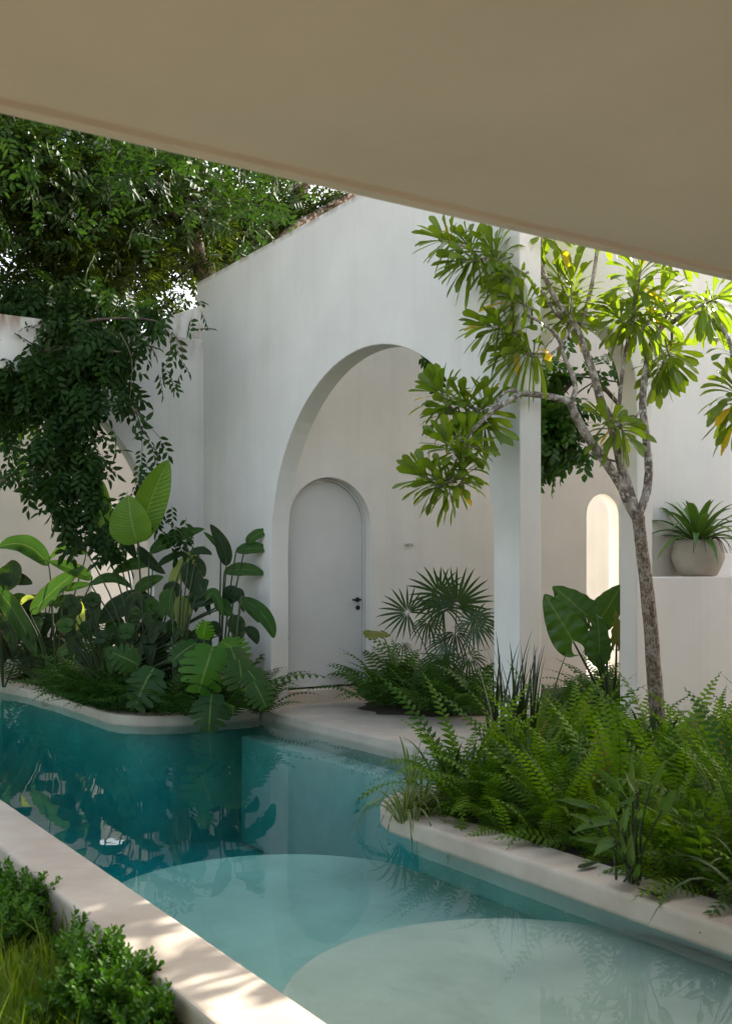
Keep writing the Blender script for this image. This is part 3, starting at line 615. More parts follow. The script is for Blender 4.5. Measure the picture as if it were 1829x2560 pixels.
p3 = root_at('broad_leaf_plant', 1270, 1800, 12.3, 'tall thin stemmed plant with paddle leaves against the arch wall')
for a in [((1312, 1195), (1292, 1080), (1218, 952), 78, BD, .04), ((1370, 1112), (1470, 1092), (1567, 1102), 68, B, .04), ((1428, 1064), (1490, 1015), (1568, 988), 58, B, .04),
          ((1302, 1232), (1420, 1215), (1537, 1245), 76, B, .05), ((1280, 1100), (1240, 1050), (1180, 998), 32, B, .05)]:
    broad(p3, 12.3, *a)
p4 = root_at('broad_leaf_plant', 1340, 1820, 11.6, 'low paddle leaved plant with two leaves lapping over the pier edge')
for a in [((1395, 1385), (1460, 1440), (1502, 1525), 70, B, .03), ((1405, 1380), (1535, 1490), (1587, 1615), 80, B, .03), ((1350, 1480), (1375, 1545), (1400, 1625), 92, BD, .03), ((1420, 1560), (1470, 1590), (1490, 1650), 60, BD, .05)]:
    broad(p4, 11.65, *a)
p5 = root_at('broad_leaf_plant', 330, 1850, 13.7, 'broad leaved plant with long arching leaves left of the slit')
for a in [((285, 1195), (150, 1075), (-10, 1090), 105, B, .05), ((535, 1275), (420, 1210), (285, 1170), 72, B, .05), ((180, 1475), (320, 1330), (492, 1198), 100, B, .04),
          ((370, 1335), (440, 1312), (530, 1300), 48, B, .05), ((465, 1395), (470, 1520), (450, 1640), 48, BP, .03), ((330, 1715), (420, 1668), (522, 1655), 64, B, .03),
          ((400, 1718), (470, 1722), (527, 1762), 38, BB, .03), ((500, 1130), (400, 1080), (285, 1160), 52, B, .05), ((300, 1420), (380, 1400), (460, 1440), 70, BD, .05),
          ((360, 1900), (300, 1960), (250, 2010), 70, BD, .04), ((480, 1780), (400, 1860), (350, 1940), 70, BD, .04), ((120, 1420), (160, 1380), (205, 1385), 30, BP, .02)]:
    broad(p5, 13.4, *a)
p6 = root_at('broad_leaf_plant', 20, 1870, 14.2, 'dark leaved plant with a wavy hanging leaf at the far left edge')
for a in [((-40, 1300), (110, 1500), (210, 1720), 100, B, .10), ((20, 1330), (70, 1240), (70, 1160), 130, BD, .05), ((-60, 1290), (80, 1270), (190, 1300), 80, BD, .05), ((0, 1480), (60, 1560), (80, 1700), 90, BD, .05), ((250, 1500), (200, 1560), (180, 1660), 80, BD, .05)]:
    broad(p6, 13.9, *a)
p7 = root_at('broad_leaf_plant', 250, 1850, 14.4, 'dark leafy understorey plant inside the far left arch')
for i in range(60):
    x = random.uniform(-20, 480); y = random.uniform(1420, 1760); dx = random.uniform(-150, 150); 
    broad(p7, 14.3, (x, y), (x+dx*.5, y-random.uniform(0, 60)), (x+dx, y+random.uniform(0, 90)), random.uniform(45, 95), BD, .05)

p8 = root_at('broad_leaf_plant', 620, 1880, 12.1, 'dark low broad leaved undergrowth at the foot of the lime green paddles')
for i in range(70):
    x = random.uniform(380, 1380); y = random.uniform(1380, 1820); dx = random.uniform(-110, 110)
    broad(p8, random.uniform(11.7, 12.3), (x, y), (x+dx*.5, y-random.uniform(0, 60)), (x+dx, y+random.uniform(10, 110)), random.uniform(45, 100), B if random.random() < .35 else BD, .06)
# monstera
def monstera(mb, c, ydir, ndir, Ln, mi=0):
    y = nrm(ydir); n_ = nrm(np.asarray(ndir)-y*np.dot(ndir, y)); x = np.cross(y, n_); r = random.random()
    def P(u, v):                                             # u across (in leaf lengths), v along 0..1
        bendz = -.28*(v-.35)**2-.35*u*u
        return c+x*u*Ln+y*(v-.12)*Ln+n_*bendz*Ln
    def hw(v): return .52*max(0.02, math.sin(math.pi*min(1, max(0.02, (v+.16)/1.18))**.80))**.75
    for sg in (-1, 1):
        nl = 6; V = []; Q = []; U = []
        for i in range(nl):
            a = -.12+1.06*i/nl; b_ = -.12+1.06*(i+1)/nl; g = (b_-a)
            rows = [(0., 0., 0.), (.30, 0, 0), (.55, .09, .09), (.85, .10, .13), (1.03, .34, .36)]
            k = len(V)
            for s_, i1, i2 in rows:
                sw = .20*s_*(1-.5*i/nl)
                for vv in (a+g*i1, b_-g*i2):
                    va_ = max(vv, 0.0)+ (vv-max(vv, 0.0))*s_*1.6
                    V.append(P(sg*hw((a+b_)/2)*s_, va_+sw-.03*s_)); U.append(sg*s_)
            for j in range(len(rows)-1): Q.append((k+2*j, k+2*j+1, k+2*j+3, k+2*j+2) if sg > 0 else (k+2*j, k+2*j+2, k+2*j+3, k+2*j+1))
        mb.add(V, Q, np.array(U), np.linspace(0, 1, len(V)), r, mi)
mroot = [root_at('split_leaf_plant', 1200, 1900, 11.3, 'split leaf plant with one bright leaf catching the light by the pier'), root_at('split_leaf_plant', 840, 1960, 11.3, 'split leaf plant with a single dark leaf over the left coping')]
def mleaf(k, x, y, d, size, ang, mat, tilt=0.):
    c = z2(x, y, d); Ln = size*.431*d/FPX; yd = RIGHT*math.sin(R(ang))+UP*math.cos(R(ang))-VIEW*.35
    mb = MB(); monstera(mb, c, yd, -VIEW*.75+UP*.5+RIGHT*tilt, Ln); mb.build('leaf', mat, mroot[k])
    rl = np.array(mroot[k].location); mb = MB(); tube(mb, [rl, (rl+c)/2+UP*.1, c], [.009, .008, .006], 6, 0, 5); mb.build('stem', M['stem'], mroot[k])
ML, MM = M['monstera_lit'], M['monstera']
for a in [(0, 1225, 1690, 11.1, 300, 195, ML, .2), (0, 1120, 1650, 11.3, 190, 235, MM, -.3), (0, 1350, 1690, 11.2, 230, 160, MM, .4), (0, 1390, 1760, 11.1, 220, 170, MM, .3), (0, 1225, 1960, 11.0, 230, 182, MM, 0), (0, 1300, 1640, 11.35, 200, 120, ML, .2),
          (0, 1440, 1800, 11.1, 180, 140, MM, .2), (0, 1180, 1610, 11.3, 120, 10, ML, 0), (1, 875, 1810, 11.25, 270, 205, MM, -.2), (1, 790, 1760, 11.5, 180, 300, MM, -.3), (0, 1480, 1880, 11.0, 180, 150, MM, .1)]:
    mleaf(*a)

# ------------------------------------------------------------------ FAN PALM, round leaf by the door
def z6(x, y): return 840+x*.2586, 1400+y*.2586
def fanleaf(mb, c, up_dir, ndir, Ln, span=300, n=24, droop=.25):
    y = nrm(up_dir); nn = nrm(np.asarray(ndir, float)-y*np.dot(ndir, y)); x = np.cross(y, nn)
    for i in range(n):
        a = R(-span/2+span*i/(n-1)+random.uniform(-2, 2)); d = y*math.cos(a)+x*math.sin(a)
        l = Ln*(1-.22*abs(a/R(span/2))**2)*random.uniform(.92, 1.05)
        p2 = c+d*l-UP*l*droop*random.uniform(.6, 1.3)
        blade(mb, thru(c+d*.02, c+d*l*.55-nn*.02-UP*l*droop*.12, p2), l*.078, nn, 'lance', 7, 2, .25)
pm = onD(*z6(1080, 1150), 11.6); fp = empty('fan_palm', (pm[0], pm[1], .12), 'fan palm with star shaped leaves in the courtyard bed', 'palm')
def fan(x, y, d, Ln, ang, tilt, span=300, n=24, droop=.2, up=.25):
    Ln *= 1.15; c = onD(*z6(x, y), d); mb = MB()
    fanleaf(mb, c, RIGHT*math.sin(R(ang))+UP*math.cos(R(ang)), -VIEW*.8+UP*up+RIGHT*tilt, Ln, span, n, droop); mb.build('leaf', M['palm'], fp)
    rl = np.array(fp.location)+rng.normal(0, .05, 3)*np.array([1, 1, 0]); mb = MB(); tube(mb, [rl, (rl*.45+c*.55)+UP*.08, c], [.009, .006, .005], 6, 0, 5); mb.build('stem', M['stem'], fp)
for a in [(1165, 430, 11.45, .40, 8, .2, 250, 22, .04), (1000, 330, 11.7, .34, -50, -.5, 250, 18, .12), (690, 510, 11.6, .30, -55, -.3, 290, 20, .10), (1040, 480, 11.4, .30, -30, -.2, 300, 22, .55, .8), (890, 590, 11.5, .22, 180, 0, 200, 14, .5, .8),
          (1330, 620, 11.3, .28, 60, .3, 300, 22, .45, .7), (1340, 560, 11.55, .30, 100, .4, 240, 16, .3, .5), (1010, 940, 11.2, .26, 180, 0, 220, 18, .35, .3), (1150, 700, 11.6, .26, 150, .2, 240, 16, .5, .6), (640, 800, 11.8, .15, 180, 0, 160, 9, .4, .5), (1290, 950, 11.2, .26, 140, .2, 260, 16, .5, .6), (1060, 800, 11.5, .25, -120, -.2, 240, 16, .5, .5)]:
    fan(*a)
def heart(mb, c, ydir, ndir, Ln, asp=.80, wave=.03, lobe=.30, r=None):
    y = nrm(ydir); nn = nrm(np.asarray(ndir, float)-y*np.dot(ndir, y)); x = np.cross(y, nn); n = 26; cols = 5; r = random.random() if r is None else r; ph = random.random()*6
    for sg in (-1, 1):
        V = []; U = []; Wv = []
        for i in range(n+1):
            v = -lobe+(1+lobe)*i/n; q = (v+lobe)/(1+lobe)
            w = asp/2*max(.01, math.sin(math.pi*q**.62))**.62*(1.0-.12*q)
            inn = 0 if v >= 0 else w*.55*(-v/lobe)**.7+.006
            for k in range(cols+1):
                s_ = k/cols; u = inn+(w-inn)*s_
                zz = -.30*(v-.1)**2*(.6)-.30*u*u+wave*s_**2*math.sin(i*1.25+ph+sg)+.012*math.cos(i*1.6)*s_
                V.append(c+x*sg*u*Ln+y*v*Ln+nn*zz*Ln); U.append(sg*u/(asp/2)); Wv.append(q)
        k_ = cols+1
        Q = [(i*k_+k, i*k_+k+1, (i+1)*k_+k+1, (i+1)*k_+k) if sg > 0 else (i*k_+k, (i+1)*k_+k, (i+1)*k_+k+1, i*k_+k+1) for i in range(n) for k in range(cols)]
        mb.add(V, Q, np.array(U), np.array(Wv), r)
rp = onD(*z6(560, 1000), 11.9); rl_ = empty('round_leaf_plant', (rp[0], rp[1], .12), 'single olive round leaf on a stalk beside the door handle side', 'plant')
c = onD(*z6(400, 690), 11.8); mb = MB(); heart(mb, c-VIEW*.05, VIEW*-.7+RIGHT*-.2-UP*.05, UP*.85+VIEW*-.45, .30, 1.05, .05); mb.build('leaf', M['ear_olive'], rl_)
mb = MB(); tube(mb, [np.array(rl_.location), onD(*z6(500, 850), 11.85), c], [.009, .007, .006], 6, 0, 4); mb.build('stem', M['stem'], rl_)

# ------------------------------------------------------------------ ELEPHANT EAR in the alcove
def z5(x, y): return 1200+x*.3873, 1150+y*.3873
eb = onD(*z5(820, 1520), 10.9); ee = empty('elephant_ear', (eb[0], eb[1], .12), 'elephant ear plant with big ribbed leaves below the slit opening', 'plant')
for x, y, tx, ty, d, L_, tilt, mt in [(690, 1040, 470, 880, 10.6, 0, -.3, 'ear'), (660, 1130, 500, 1000, 10.35, 0, -.5, 'ear'), (745, 1080, 880, 850, 10.9, 0, .3, 'ear'), (755, 1180, 765, 1050, 10.3, 0, .1, 'ear'), (700, 1180, 770, 1300, 10.4, 0, .2, 'ear'), (880, 1150, 875, 1010, 10.4, 0, .6, 'banana_pale')]:
    pass
for (bx, by), (tx, ty), d, asp, tilt, mt in [((735, 1050), (520, 850), 10.75, .78, -.2, 'ear'), ((640, 1240), (455, 930), 10.45, .72, -.3, 'ear'), ((745, 1070), (890, 850), 11.0, .80, .3, 'ear'),
                                            ((770, 1310), (765, 1045), 10.3, .66, .1, 'ear'), ((700, 1180), (800, 1340), 10.4, .7, .2, 'ear'), ((875, 1230), (890, 1010), 10.5, .45, .5, 'ear_olive')]:
    a = onD(*z5(bx, by), d); b_ = onD(*z5(tx, ty), d+.05); yv = b_-a; Ln = np.linalg.norm(yv)/.98; mb = MB()
    c = a+yv*.22
    heart(mb, c, yv, -VIEW*.9+UP*.35+RIGHT*tilt, Ln*.97, asp, .04, .27); mb.build('leaf', M[mt], ee)
    q = np.array(ee.location); mb = MB(); tube(mb, [q, (q+c)/2+RIGHT*.03, c], [.022, .014, .009], 8, 0, 6); mb.build('stem', M['stem'], ee)

# ------------------------------------------------------------------ STRAPS, SPIDER PLANTS, LANCE LEAVES in the right bed
def tuft(name, loc, n, Lg, w, mat, label, cat, el=(85, 40), droop=.3, prof='strap', group=None, fold=.2, nseg=9, lean=(0, 0, 0), azr=None):
    mb = MB()
    for i in range(n):
        f = (i+.5)/n; az = i*2.39996+random.uniform(-.4, .4) if azr is None else random.uniform(*azr); e = R(el[0]+(el[1]-el[0])*f+random.uniform(-5, 5)); l = Lg*random.uniform(.7, 1.1)
        h = np.array([math.cos(az), math.sin(az), 0]); d = nrm(h*math.cos(e)+UP*math.sin(e)+np.asarray(lean))
        p0 = np.asarray(loc)+h*random.uniform(0, .05)
        blade(mb, thru(p0, p0+d*l*.55, p0+d*l*.95-UP*l*droop*(.2+f)+h*l*.06), w*random.uniform(.75, 1.2), nrm(UP-d*.3+h*-.35), prof, nseg, 2, fold)
    return tag(mb.build(name, mat), label, cat, group)
for i, (px, py, d) in enumerate(((1010, 1985, 6.6), (1050, 1960, 6.75))):
    p = onD(px, py, d); tuft('spider_plant', (p[0], p[1], .07), 30, .42, .026, M['spider'], 'cream striped spider plant at the rounded end of the right coping', 'plant', (80, 22), .75, group='spider plants at the coping end')
for i, (px, d) in enumerate(((1235, 7.7), (1290, 7.75), (1330, 7.8), (1262, 7.9), (1315, 7.6))):
    p = onD(px, 1780, d); tuft('dark_strap_plant', (p[0], p[1], .06), 9, 1.16, .036, M['purple'], 'tuft of dark purplish spiky blades in front of the pier', 'plant', (89, 76), .05, 'spike', group='dark spiky tufts before the pier')
for i, (px, d) in enumerate(((1300, 6.9), (1225, 6.9), (1365, 7.0), (1170, 7.1), (1120, 7.2))):
    p = onD(px, 1850, d); tuft('strap_plant', (p[0], p[1], .06), 9, .62, .034, M['strap'], 'green strap leaved tuft rising through the ferns below the dark blades', 'plant', (85, 55), .22, 'strap', group='green strap tufts among the ferns')
for k, (px, py, d, L_) in enumerate(((1690, 1880, 8.0, .62), (1745, 1880, 8.1, .52), (1790, 1880, 8.1, .48), (1620, 1880, 8.2, .60))):
    p = onD(px, py, d); tuft('paddle_plant', (p[0], p[1], .06), 4, L_, .075, M['banana_dark'], ('upright dark paddle leaves just right of the tree trunk', 'shorter dark paddle leaves second from the tree trunk', 'dark paddle leaves nearest the right edge', 'dark paddle leaves leaning left of the tree trunk')[k], 'plant', (84, 62), .06, 'paddle', fold=.4)
def z7(x, y): return 1300+x*.3257, 1650+y*.3257
gp = onD(*z7(860, 1560), 5.25); gr = empty('lance_leaf_plant', (gp[0], gp[1], .06), 'upright plant with glossy lance shaped leaves near the right coping', 'plant')
for (a, m_, b_, w, dd) in [((860, 1100), (850, 900), (850, 725), 50, 0), ((905, 1040), (850, 950), (800, 855), 80, -.05), ((990, 1000), (1050, 880), (1112, 765), 62, .05), ((800, 1060), (690, 930), (555, 830), 70, 0), ((1065, 1190), (1120, 1090), (1200, 990), 80, -.05),
                           ((590, 1140), (430, 1095), (270, 1070), 55, -.1), ((740, 1240), (560, 1250), (400, 1330), 75, -.1), ((740, 1390), (650, 1420), (560, 1510), 85, -.15), ((690, 1400), (560, 1385), (420, 1380), 50, -.1), ((900, 1030), (820, 1085), (720, 1115), 35, -.1),
                           ((780, 1330), (800, 1230), (830, 1110), 60, -.1), ((740, 1260), (660, 1130), (570, 1040), 70, .1), ((790, 1510), (775, 1420), (770, 1310), 55, -.1), ((860, 1600), (840, 1450), (855, 1330), 60, -.1), ((910, 1140), (905, 1180), (900, 1225), 60, -.15), ((880, 1690), (890, 1620), (915, 1560), 55, -.2), ((550, 1260), (480, 1210), (350, 1185), 40, -.1)]:
    A, Mm, Bb = (onD(*z7(*q), 5.15+dd) for q in (a, m_, b_)); mb = MB()
    blade(mb, thru(A, Mm, Bb), w*.3257*5.15/FPX*1.1, nrm(-VIEW*.7+UP*.55+RIGHT*random.uniform(-.5, .5)), 'lance', 14, 4, .3, .01); mb.build('leaf', M['ginger'], gr)
    q = np.array(gr.location); mb = MB(); tube(mb, [q+rng.normal(0, .03, 3)*[1, 1, 0], (q+A)/2+UP*.05, A, A+(Mm-A)*.4], [.007, .006, .005, .003], 6, 0, 4); mb.build('stem', M['stem'], gr)
p = onD(1870, 2000, 5.6); tuft('long_grass', (p[0], p[1], .06), 34, .95, .009, M['strap'], 'fountain of long thin grass arching in from the right edge', 'grass plant', (78, 35), .30, azr=(1.7, 3.9))
p = onD(1900, 2150, 4.85); tuft('strap_plant', (p[0], p[1], .06), 26, .62, .030, M['strap'], 'green strap leaved clump hanging over the coping at the lower right edge', 'plant', (80, 30), .45, azr=(1.6, 4.9))
p = onD(1030, 1880, 7.3); tuft('strap_plant', (p[0], p[1], .07), 12, .48, .026, M['spider'], 'pale edged strap tuft standing behind the striped spider plants', 'plant', (88, 60), .12)
# low leafy herb at right
def sprig_tpl(nl=9, L_=.30, lw=.032, ll=.095):
    V = []; Q = []; U = []; W_ = []
    for i in range(nl):
        s = (i+1)/nl; c = np.array([0, L_*s*.9, -.10*L_*s*s]); sg = (-1 if i % 2 else 1) if i < nl-1 else 0
        d = nrm(np.array([sg*.85, .55 if sg else 1, -.25])); sdv = nrm(np.cross(d, [0, 0, 1])); nn = np.cross(sdv, d)
        l = ll*random.uniform(.8, 1.1); w = lw*random.uniform(.8, 1.1); k = len(V)
        V += [c, c+d*l*.35+sdv*w*.5+nn*w*.12, c+d*l*.72+sdv*w*.38+nn*w*.08-np.array([0, 0, l*.05]), c+d*l-np.array([0, 0, l*.13]), c+d*l*.72-sdv*w*.38+nn*w*.08-np.array([0, 0, l*.05]), c+d*l*.35-sdv*w*.5+nn*w*.12]
        Q += [(k, k+1, k+2, k+3), (k, k+3, k+4, k+5)]; U += [0, .8, .8, 0, -.8, -.8]; W_ += [0, .35, .7, 1, .7, .35]
    k = len(V); w = .0025
    V += [(-w, 0, 0), (w, 0, 0), (w*.5, L_*.9, -.1*L_), (-w*.5, L_*.9, -.1*L_)]; Q += [(k, k+1, k+2, k+3)]; U += [.5]*4; W_ += [0]*4
    return np.array(V, float), np.array(Q), np.array(U, float), np.array(W_, float), nl
def scatter(mb, tpls, P, D, sc, upv=None, rjit=1.):
    """a sprig at every point P growing along D"""
    n = len(P)
    for ti, (V, Q, U, W_, nl) in enumerate(tpls):
        sel = np.arange(n) % len(tpls) == ti
        p = P[sel]; d = D[sel]; d = d/(np.linalg.norm(d, axis=1)[:, None]+1e-9); k = len(p)
        if not k: continue
        up = np.tile(UP, (k, 1))+rng.normal(0, .35*rjit, (k, 3)); x = np.cross(d, up); x /= np.linalg.norm(x, axis=1)[:, None]+1e-9; z = np.cross(x, d)
        s = (np.asarray(sc)[sel] if not np.isscalar(sc) else sc*rng.uniform(.75, 1.2, k))[:, None, None]
        VV = (V[None, :, 0:1]*x[:, None, :]+V[None, :, 1:2]*d[:, None, :]+V[None, :, 2:3]*z[:, None, :])*s+p[:, None, :]
        m_ = len(V); QQ = (Q[None]+(np.arange(k)*m_)[:, None, None]).reshape(-1, 4)
        rr2 = np.clip(np.repeat(rng.random(k), m_)*.7+.3*np.tile(rng.random(m_//6+1).repeat(6)[:m_], k), 0, .999)
        mb.add(VV.reshape(-1, 3), QQ, np.tile(U, k), np.tile(W_, k), rr2)
HB = [sprig_tpl(9, .26, .022, .05) for _ in range(3)]
p = onD(1770, 2080, 5.3); mb = MB(); P_ = np.tile([p[0], p[1], .08], (22, 1))+rng.normal(0, .10, (22, 3))*[1, 1, .1]; D_ = rng.normal(0, .5, (22, 3)); D_[:, 2] = np.abs(D_[:, 2])+.8
scatter(mb, HB, P_, D_, 1.5); tag(mb.build('leafy_herb', M['fern']), 'small leaved herb clump below the arching grass', 'plant')

# fallen leaves on the right coping
for k, (px, py, an, sc, lb) in enumerate(((1232, 2050, .3, .10, 'dry brown leaf lying on the coping at the front of the ferns'), (1335, 2110, 1.2, .13, 'dark curled fallen leaf in the middle of the right coping'), (1470, 2168, .1, .17, 'long dark fallen leaf under the lance leaved plant'), (1112, 2055, 2.2, .09, 'small brown dry leaf on the coping near its rounded end'), (1410, 2075, 1.9, .10, 'reddish dry leaf at the soil edge of the coping'), (1630, 2240, 1.7, .18, 'dark strap leaf lying across the right coping'))):
    p = onZ(px, py, CT_Z+.006); h = np.array([math.cos(an), math.sin(an), 0]); mb = MB()
    blade(mb, thru(p-h*sc/2+UP*.012, p+UP*.002, p+h*sc/2+UP*.02), sc*.32, UP, 'lance', 8, 2, .5)
    tag(mb.build('fallen_leaf', M['dry'] if k in (0, 3, 4) else M['banana_dark']), lb, 'fallen leaf')

# ------------------------------------------------------------------ BACKGROUND TREES
TT = [sprig_tpl(7, .28, .046, .13) for _ in range(5)]
def crown(points_fn, n, sc=1.0, down=.35):
    P = points_fn(n); k = len(P); D = rng.normal(0, 1, (k, 3)); D[:, 2] = D[:, 2]*.5-down
    return P, D
def blobs(lst, n):
    """points spread through balls given as (photo x, photo y, distance, radius m, weight)"""
    wts = np.array([b_[4] for b_ in lst], float); wts /= wts.sum(); out = []
    for b_, w in zip(lst, wts):
        k = int(n*w); c = onD(b_[0], b_[1], b_[2]); v = rng.normal(0, 1, (k, 3)); v /= np.linalg.norm(v, axis=1)[:, None]
        out.append(c+v*(b_[3]*rng.random(k)[:, None]**.45)*[1, 1, .85])
    return np.concatenate(out)
def bigtree(name, label, lst, n, trunks, mat, bmat, sc=1.0, base=None, down=.35):
    b0 = onD(*trunks[0][0][0]); root = empty(name, (b0[0], b0[1], GZ), label, 'tree')
    mb = MB(); b0g = b0.copy(); b0g[2] = GZ-.1
    for i, (pts, r0, r1) in enumerate(trunks):
        P = [onD(*p) for p in pts]
        if i == 0: P = [b0g]+P
        tube(mb, P, np.linspace(r0, r1, len(P)), 10, 0, 5, .12)
    mb.build('trunk', bmat, root)
    mb = MB(); P, D = crown(lambda k: blobs(lst, k), n, sc, down); scatter(mb, TT, P, D, sc); mb.build('crown', mat, root)
    return root
bigtree('shade_tree', 'large dense tree with twisted dark trunk behind the left garden wall',
        [(60, 380, 14.5, 1.0, 1.0), (170, 400, 14.2, .9, .9), (290, 430, 15, .8, .7), (380, 500, 15.5, .8, .8), (470, 540, 16.4, .8, .7), (30, 520, 14, .9, 1.0), (130, 560, 14.2, .8, .8), (230, 560, 14.6, .7, .7), (300, 640, 15, .75, .8), (200, 660, 14, .7, .8), (90, 680, 14, .8, .8), (370, 690, 15.6, .7, .7), (120, 750, 13.6, .7, .7), (260, 750, 14.4, .7, .7), (440, 640, 16.2, .9, .5), (0, 480, 17, 1.5, .8), (-120, 500, 17, 1.6, .6), (560, 480, 17, .9, .5), (430, 770, 15.2, .6, .25), (330, 380, 18, 1.3, .4), (150, 250, 18, 2.0, .6), (-60, 300, 13, 1.4, 1.2), (-300, 500, 13, 1.6, 1.2), (60, 150, 13.5, 1.6, 1.2)], 3700,
        [([(520, 760, 16.4), (505, 690, 16.4), (490, 620, 16.4), (478, 560, 16.3), (462, 500, 16.2), (440, 430, 16.1), (420, 380, 16)], .16, .09), ([(490, 620, 16.4), (455, 575, 16.2), (430, 530, 16.1), (390, 440, 16)], .09, .05), ([(505, 690, 16.4), (400, 650, 16.2), (300, 600, 16), (180, 590, 15.8), (60, 560, 15.8)], .07, .03), ([(478, 560, 16.3), (520, 500, 16.6), (560, 440, 17)], .07, .03), ([(220, 800, 16.5), (225, 640, 16.3), (215, 480, 16.2), (190, 380, 16)], .06, .03)],
        M['tree'], M['bark_dark'], 1.0)
bigtree('shade_tree', 'lighter tree with white flecked trunk rising behind the arch wall top',
        [(640, 470, 19, .8, .5), (600, 540, 18.5, .8, .9), (690, 520, 19, .7, .7), (560, 610, 18, .7, .8), (650, 560, 18.6, .6, .6), (780, 520, 19, .6, .7), (840, 500, 19, .5, .45), (700, 440, 20, .5, .25), (590, 420, 20, 1.0, .6), (500, 560, 18, .8, .6), (540, 650, 17.5, .6, .5)], 1200,
        [([(690, 640, 19), (705, 590, 19), (722, 550, 19), (745, 490, 19), (765, 440, 19), (790, 360, 19)], .19, .13), ([(660, 640, 18.5), (735, 570, 18.6), (800, 535, 18.7), (850, 505, 18.8), (905, 480, 18.9)], .08, .10), ([(540, 680, 17.8), (570, 650, 17.8), (600, 650, 17.9), (640, 640, 18)], .12, .07)],
        M['tree'], M['bark_white'], 1.0)
# drooping tree in the left courtyard, its sprays hang before the wall
dt = empty('drooping_tree', tuple(onD(-60, 1500, 13.9)[:2])+(.06,), 'dark drooping tree whose leafy sprays hang over the left arch', 'tree')
mb = MB(); q = np.array(dt.location)
tube(mb, [q, onD(-60, 1300, 13.8), onD(-20, 1215, 13.6), onD(50, 1190, 13.2), onD(160, 1150, 12.8), onD(260, 1090, 12.4)], [.09, .08, .06, .05, .03, .015], 8, 0, 5, .1)
tube(mb, [onD(-60, 1300, 13.8), onD(-40, 1000, 13.2), onD(60, 900, 12.6), onD(170, 870, 12.5), onD(300, 880, 12.2)], [.08, .07, .05, .03, .012], 8, 0, 5, .1)
tube(mb, [onD(60, 900, 12.6), onD(120, 840, 12.6), onD(240, 800, 12.5), onD(380, 800, 12.3), onD(430, 840, 12.1)], [.03, .025, .016, .010, .005], 8, 0, 5, .1)
for pts in (((330, 1015), (350, 1060), (356, 1120), (352, 1200)), ((330, 1015), (370, 1060), (400, 1095)), ((300, 830), (330, 900), (325, 1000)), ((430, 830), (425, 880), (410, 930)), ((352, 1200), (400, 1290), (450, 1330), (480, 1390)), ((430, 830), (455, 870), (452, 925))):
    tube(mb, [onD(x, y, 11.95) for x, y in pts], np.linspace(.007, .003, len(pts)), 5, 0, 4)
mb.build('trunk', M['bark_dark'], dt)
VT = [sprig_tpl(7, .30, .054, .125) for _ in range(5)]
mb = MB()
lst = [(-10, 800, 13.0, .35, 1.0), (50, 790, 12.9, .35, .9), (15, 890, 12.7, .3, .9), (60, 930, 12.6, .3, .7), (-15, 960, 12.7, .3, .5), (0, 740, 13.2, .4, .9), (80, 745, 13.1, .4, .9), (160, 735, 13.0, .4, .9), (240, 745, 12.9, .35, .8), (310, 765, 12.8, .3, .6), (375, 775, 12.7, .22, .35), (5, 850, 12.8, .3, .8), (0, 930, 12.8, .25, .5), (10, 1010, 12.7, .25, .45), (20, 800, 12.8, .30, 1), (80, 820, 12.7, .30, 1), (140, 800, 12.7, .30, 1), (200, 810, 12.6, .30, 1), (255, 830, 12.5, .25, .8), (300, 850, 12.4, .16, .4), (345, 850, 12.2, .12, .25),
       (30, 880, 12.6, .30, .9), (100, 890, 12.5, .28, .9), (170, 890, 12.4, .28, 1), (235, 890, 12.4, .24, .8), (285, 900, 12.3, .16, .45), (310, 960, 12.2, .10, .25), (325, 1000, 12.1, .08, .14),
       (90, 960, 12.4, .25, .7), (160, 960, 12.4, .28, 1), (215, 970, 12.3, .20, .7), (140, 1030, 12.4, .26, .8), (200, 1040, 12.3, .20, .6), (30, 960, 12.6, .2, .35), (70, 1030, 12.5, .2, .35), (20, 1100, 12.6, .18, .3),
       (110, 1100, 12.4, .22, .6), (180, 1110, 12.3, .24, .8), (235, 1130, 12.2, .15, .4), (50, 1180, 12.5, .18, .3), (100, 1190, 12.4, .20, .45), (165, 1190, 12.3, .22, .6), (220, 1190, 12.2, .16, .4), (150, 1260, 12.3, .16, .35), (195, 1270, 12.25, .16, .35), (240, 1240, 12.2, .15, .3), (180, 1330, 12.2, .10, .15), (265, 1310, 12.1, .13, .22), (290, 1370, 12.1, .10, .14)]
P = blobs(lst, 1650); D = rng.normal(0, .45, P.shape); D[:, 2] -= .85; scatter(mb, VT, P, D, 1.0)
cc_ = np.array([(x, y, z) for x in (2.2, 3.4, 4.6, 5.8, 7.0) for y, z in ((13.6, 7.2), (14.8, 7.6), (16, 7.2))]); P = np.concatenate([c_+rng.normal(0, .55, (110, 3)) for c_ in cc_]); P = P[P[:, 1] > 13.2]; D = rng.normal(0, .7, P.shape); D[:, 2] -= .15; scatter(mb, VT, P, D, 1.1, rjit=2)
cv_ = ((1.4, 12.0, 6.2), (2.2, 11.4, 6.5), (3.2, 11.2, 6.8), (4.2, 11.3, 6.9), (5.0, 11.5, 6.9), (3.0, 12.3, 6.1), (4.1, 12.3, 6.3), (4.9, 12.3, 6.4), (2.0, 12.7, 5.9), (3.6, 11.8, 6.9), (0.8, 11.2, 6.6)); P = np.concatenate([np.array(c_)+rng.normal(0, .42, (50, 3)) for c_ in cv_]); D = rng.normal(0, .7, P.shape); D[:, 2] -= .2; scatter(mb, VT, P, D, .95, rjit=2)
